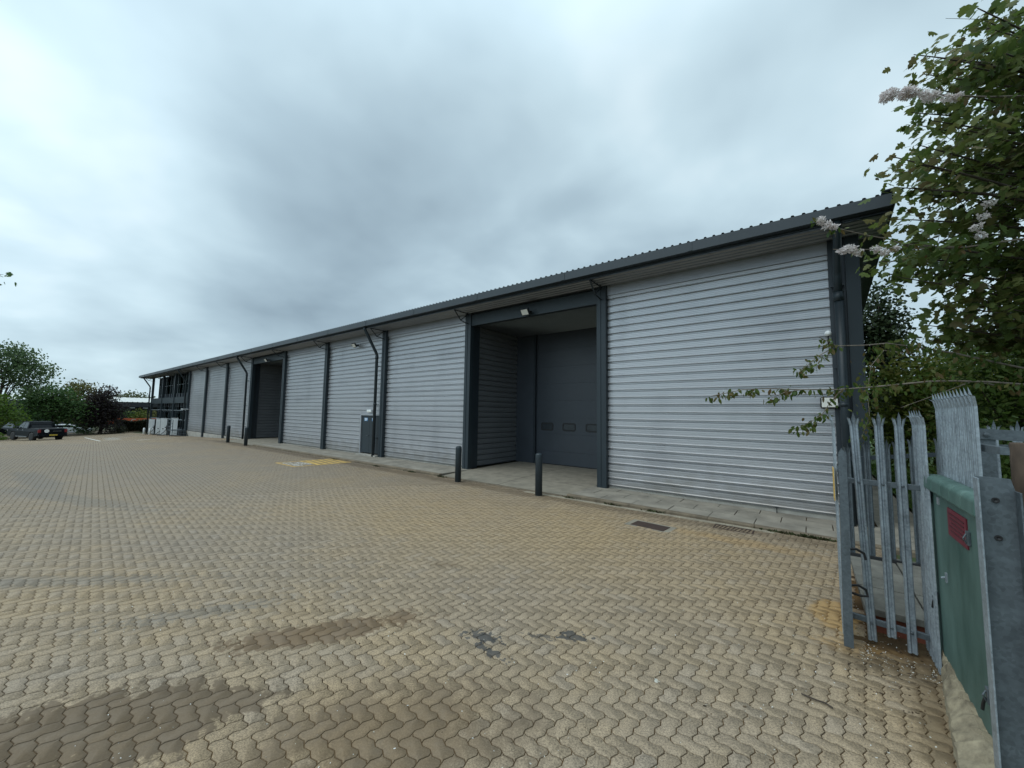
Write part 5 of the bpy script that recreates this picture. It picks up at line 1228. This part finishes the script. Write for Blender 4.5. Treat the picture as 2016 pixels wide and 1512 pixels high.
# ------------------------------------------------------------------ far left: charging cabinets, steps, bed, far building
def far_left():
    first = None
    L = ['white charging cabinet furthest left, nearest the glazed corner', 'white charging cabinet, second from the glazed corner', 'white charging cabinet, third from the glazed corner', 'white charging cabinet beside the metal steps, without a cable']
    for k, (x, y) in enumerate(((-67.6,11.15),(-63.5,11.15),(-59.7,10.9),(-57.2,11.35))):
        z = gz1(x, y)
        if k in (0, 3):
            t = thing('charging_cabinet', (x,y,z), L[k], 'charger', 'white charging cabinets', R(-14))
            mb = MB(); mb.box(-.38,.36,-.31,.31,.06,1.93); part('cabinet', mb, M['galv_d'], t, local=True, bevel=.02); mb = MB(); mb.box(.362,.384,-.275,.275,.10,1.90); part('front_door', mb, M['white'], t, local=True, bevel=.01); mb = MB(); mb.box(-.39,.37,-.32,.32,1.935,1.97); part('top_cap', mb, M['white'], t, local=True, bevel=.01)
            mb = MB(); mb.box(-.36,.36,-.33,.33,-.1,.058); part('base', mb, M['anth_d'], t, local=True)
            if k == 0:
                for dx, dz in ((-.05,.78),(.16,.93)):
                    mb = MB(); mb.lathe([(.06,0),(.055,.02),(.0,.021)], (0,0,0), 12); mb.v = [(.386+v[2], dx+v[0], dz+v[1]) for v in mb.v]; part('socket', mb, M['black'], t, local=True)
                mb = MB(); mb.tube([(.40,.28,1.15),(.45,.28,.75),(.55,.10,.45),(.62,-.15,.18),(.60,-.35,.05),(.75,-.5,.03)], .032, 6); part('cable', mb, M['black'], t, local=True)
                mb = MB(); mb.box(.385,.46,.22,.32,.70,1.15); part('plug', mb, M['black'], t, local=True)
                first = t
        else: dup(first, (x,y,z), L[k])
    t = thing('metal_steps', (-53.9,11.0,gz1(-53.9,11)), 'grey metal landing with steps and handrail at the office side door', 'steps')
    z = gz1(-53.9, 11.0); zl = .02
    mb = MB(); mb.box(-55.0,-53.0,10.35,11.55,zl-.06,zl); part('landing', mb, M['galv_d'], t)
    for k in range(3): mb = MB(); mb.box(-53.0+.28*k,-52.72+.28*k,10.4,11.5,zl-.20-.17*k,zl-.16-.17*k); part('tread', mb, M['galv_d'], t)
    for (x, y) in ((-55,10.37),(-54,10.37),(-53.02,10.37)):
        mb = MB(); mb.tube([(x,y,z-.1),(x,y,zl+1.1)], .028, 6); part('handrail_post', mb, M['galv_d'], t)
    for zz in (1.1,.72,.36): mb = MB(); mb.tube([(-55,10.37,zl+zz),(-53.02,10.37,zl+zz)], .025, 6); part('handrail', mb, M['galv_d'], t)
    first = None
    for k, (x, y) in enumerate(((-70.5,10.9),(-66.0,10.75))):
        l = ['short white marker post left of the cabinets, under the end downpipe', 'short white marker post right beside the leftmost cabinet'][k]
        if k == 0:
            mb = MB(); mb.lathe([(.11,-.1),(.11,.75),(.06,.82),(.0,.83)], (0,0,0), 12); first = link_mesh('marker_post', mb.v, mb.f, M['white'], None, local=True, smooth=True); first.location = (x,y,gz1(x,y)); tag(first, l, 'post', 'short white marker posts')
        else:
            o = first.copy(); COL.objects.link(o); o.location = (x,y,gz1(x,y)); o['label'] = l
    # planting bed and its kerb
    mb = MB(); kb = MB(); pts = [(-70.3,-4),(-72.0,-1),(-78,5.6),(-84.4,13),(-85.6,16)]
    for a, b in zip(pts[:-1], pts[1:]):
        za, zb = gz1(*a), gz1(*b)
        mb.add([(a[0],a[1],za+.12),(b[0],b[1],zb+.12),(b[0]-9,b[1],zb+.2),(a[0]-9,a[1],za+.2)], [(0,1,2,3)])
        kb.add([(a[0]+.12,a[1],za-.1),(b[0]+.12,b[1],zb-.1),(b[0]+.12,b[1],zb+.15),(a[0]+.12,a[1],za+.15),(a[0]-.05,a[1],za+.15),(b[0]-.05,b[1],zb+.15)], [(0,1,2,3),(3,2,5,4)])
    single('planting_bed', mb, M['soil'], kind='structure', local=True); single('bed_kerb', kb, M['kerb'], kind='structure', local=True)
    t = thing('timber_rail', (-79.8,1.2,-1.7), 'pale timber post and rail behind the pickup', 'rail')
    for y in (-1.3,.9,1.6,3.0): mb = MB(); mb.box(-79.87,-79.73,y-.07,y+.07,-1.9,1.0); part('post', mb, M['twig'], t)
    mb = MB(); mb.box(-79.85,-79.75,-2.5,4.2,.86,1.0); part('rail', mb, M['twig'], t)
    b = thing('far_building', (-124,22,-2.6), 'distant low building with a white sheet roof and dark walls, left of the warehouse', 'building')
    mb = MB(); x0, x1 = -117, -127; n = 0; y = -4.0; pp = []
    while y < 48: pp += [(y,0),(y+.5,0),(y+.56,.06),(y+.74,.06),(y+.8,0)]; y += .8
    m_ = len(pp); mb.add([(x0,p[0],3.62+p[1]) for p in pp]+[(x1,p[0],4.75+p[1]) for p in pp], [(i,i+1,m_+i+1,m_+i) for i in range(m_-1)]); part('roof', mb, M['farroof'], b)
    mb = MB(); mb.box(-117.2,-117.05,-4,48,2.55,3.58); part('fascia', mb, M['farwall'], b)
    mb = MB(); mb.box(-126,-119.5,-3.5,47.5,-2.8,3.5); part('wall', mb, M['farwall'], b)
    for y in range(-2, 48, 8): mb = MB(); mb.box(-117.4,-117.2,y-.12,y+.12,-2.8,2.6); part('canopy_post', mb, M['farwall'], b)
    for y, l in ((15.95,'left strip light under the dark fascia of the far building'),(18.1,'right strip light under the dark fascia of the far building')):
        t = thing('strip_light', (-117.3,y,2.3), l, 'strip light', 'strip lights under the far canopy')
        mb = MB(); mb.box(-117.4,-117.25,y-.4,y+.4,2.30,2.42); part('tube', mb, M['white'], t, bevel=.02)
        mb = MB(); mb.box(-117.42,-117.23,y-.42,y+.42,2.43,2.56); part('housing', mb, M['farwall'], t)
    t = thing('banner', (-112.6,16,-1.6), 'orange red banner with pale letters behind the hedge', 'banner')
    mb = MB(); mb.box(-110.66,-110.6,11.6,19.5,-.95,.22); part('sheet', mb, M['banner'], t)
    vs, fs = text_mesh('C LA', .95); mb = MB(); mb.add([(-110.58, 16.2+v[0]*1.25, -.62+v[1]) for v in vs], fs); part('lettering', mb, M['farroof'], t)
    for y in (11.8,15.5,19.3): mb = MB(); mb.box(-110.75,-110.67,y-.05,y+.05,-2.4,0); part('support', mb, M['farwall'], t)
far_left()

# ------------------------------------------------------------------ litter: petals, leaf bits, twigs, weeds
def litter():
    rs = np.random.default_rng(21)
    n = 1500
    d = rs.random(n)**.55*9
    P = np.stack([rs.uniform(-6.5,.85,n), rs.uniform(.4,9.6,n), np.zeros(n)], -1)
    k = 520; P[:k,0] = .75-np.abs(rs.normal(0,.75,k)); P[:k,1] = rs.uniform(3.0,9.5,k)
    k2 = 170; P[:k2,0] = rs.uniform(.30,.86,k2); P[:k2,1] = 5.30+rs.normal(0,.12,k2)
    P[:,2] = gz(P[:,0],P[:,1])+.003
    D = rs.normal(size=(n,3)); D[:,2] = rs.normal(size=n)*.1; Nn = rs.normal(size=(n,3))*.25; Nn[:,2] += 1
    o = leaves('fallen_petals', P, D, Nn, .013*rs.uniform(.5,1.5,n), 'oval', M['petal_l'], None, rs.random(n)); tag(o, kind='stuff')
    n = 420; P = np.stack([rs.uniform(-5,.85,n), rs.uniform(1.5,9.7,n), np.zeros(n)], -1); k = 200; P[:k,0] = rs.uniform(.2,.85,k); P[:k,1] = rs.uniform(4.2,6.0,k); k3 = 80; P[200:200+k3,1] = 9.80+rs.normal(0,.03,k3)
    P[:,2] = gz(P[:,0],P[:,1])+.004
    D = rs.normal(size=(n,3)); D[:,2] *= .15; Nn = rs.normal(size=(n,3))*.4; Nn[:,2] += 1
    o = leaves('leaf_litter', P, D, Nn, .022*rs.uniform(.5,1.8,n), 'oval', M['litter'], None, rs.random(n)); tag(o, kind='stuff')
    # tufts of weed and moss in the kerb joint
    n = 900; x = rs.choice([-5.5,-4.2,-3.1,-.65,-.2,-.05,.1,-10.9,-12.6,-15,-18.6], n)+rs.normal(0,.13,n)
    P = np.stack([x, 9.84+rs.normal(0,.02,n), np.zeros(n)], -1); P[:,2] = gz(P[:,0],P[:,1])
    D = rs.normal(size=(n,3))*.5; D[:,2] = np.abs(D[:,2])+.7
    o = leaves('kerb_weeds', P, D, rs.normal(size=(n,3)), .05*rs.uniform(.4,1.4,n), 'oval', M['weeds'], None, rs.random(n)); tag(o, kind='stuff')
    n = 9000; P = np.stack([rs.uniform(1.96,6.5,n), rs.uniform(10.3,26,n), np.zeros(n)], -1); P[:,2] = .0
    D = rs.normal(size=(n,3))*.45; D[:,2] = 1
    o = leaves('grass', P, D, rs.normal(size=(n,3)), .10*rs.uniform(.5,1.4,n), 'oval', M['lime'], None, rs.random(n)*.5); tag(o, kind='stuff')
    mb = MB(); z = gz1(-.1,3.9)+.012; mb.tube([(-.14,4.18,z),(-.06,4.16,z+.004),(.02,4.17,z),(.06,4.14,z)], .006, 5)
    single('fallen_twig', mb, M['bark'], 'small dark twig lying on the pavers in front of the gate', 'twig')
    t = thing('fallen_leaf', (-1.15,3.58,gz1(-1.15,3.58)), 'single pale leaf lying on the pavers in the lower right foreground', 'leaf')
    leaves('blade', np.array([[-1.15,3.58,gz1(-1.15,3.58)+.012]]), np.array([[1.,.4,.1]]), np.array([[0,0,1.]]), np.array([.085]), 'maple', M['petal_l'], t, np.array([.2]))
M['petal_l'] = leaf_mat('fallen_petal', [(.44,.42,.34),(.62,.60,.55),(.70,.68,.64)], .1)
M['litter'] = leaf_mat('dry_litter', [(.030,.020,.012),(.07,.045,.025),(.13,.085,.045)], .05)
M['weeds'] = leaf_mat('weed_leaves', [(.050,.040,.020),(.045,.055,.020),(.06,.08,.025)], .2)
litter()
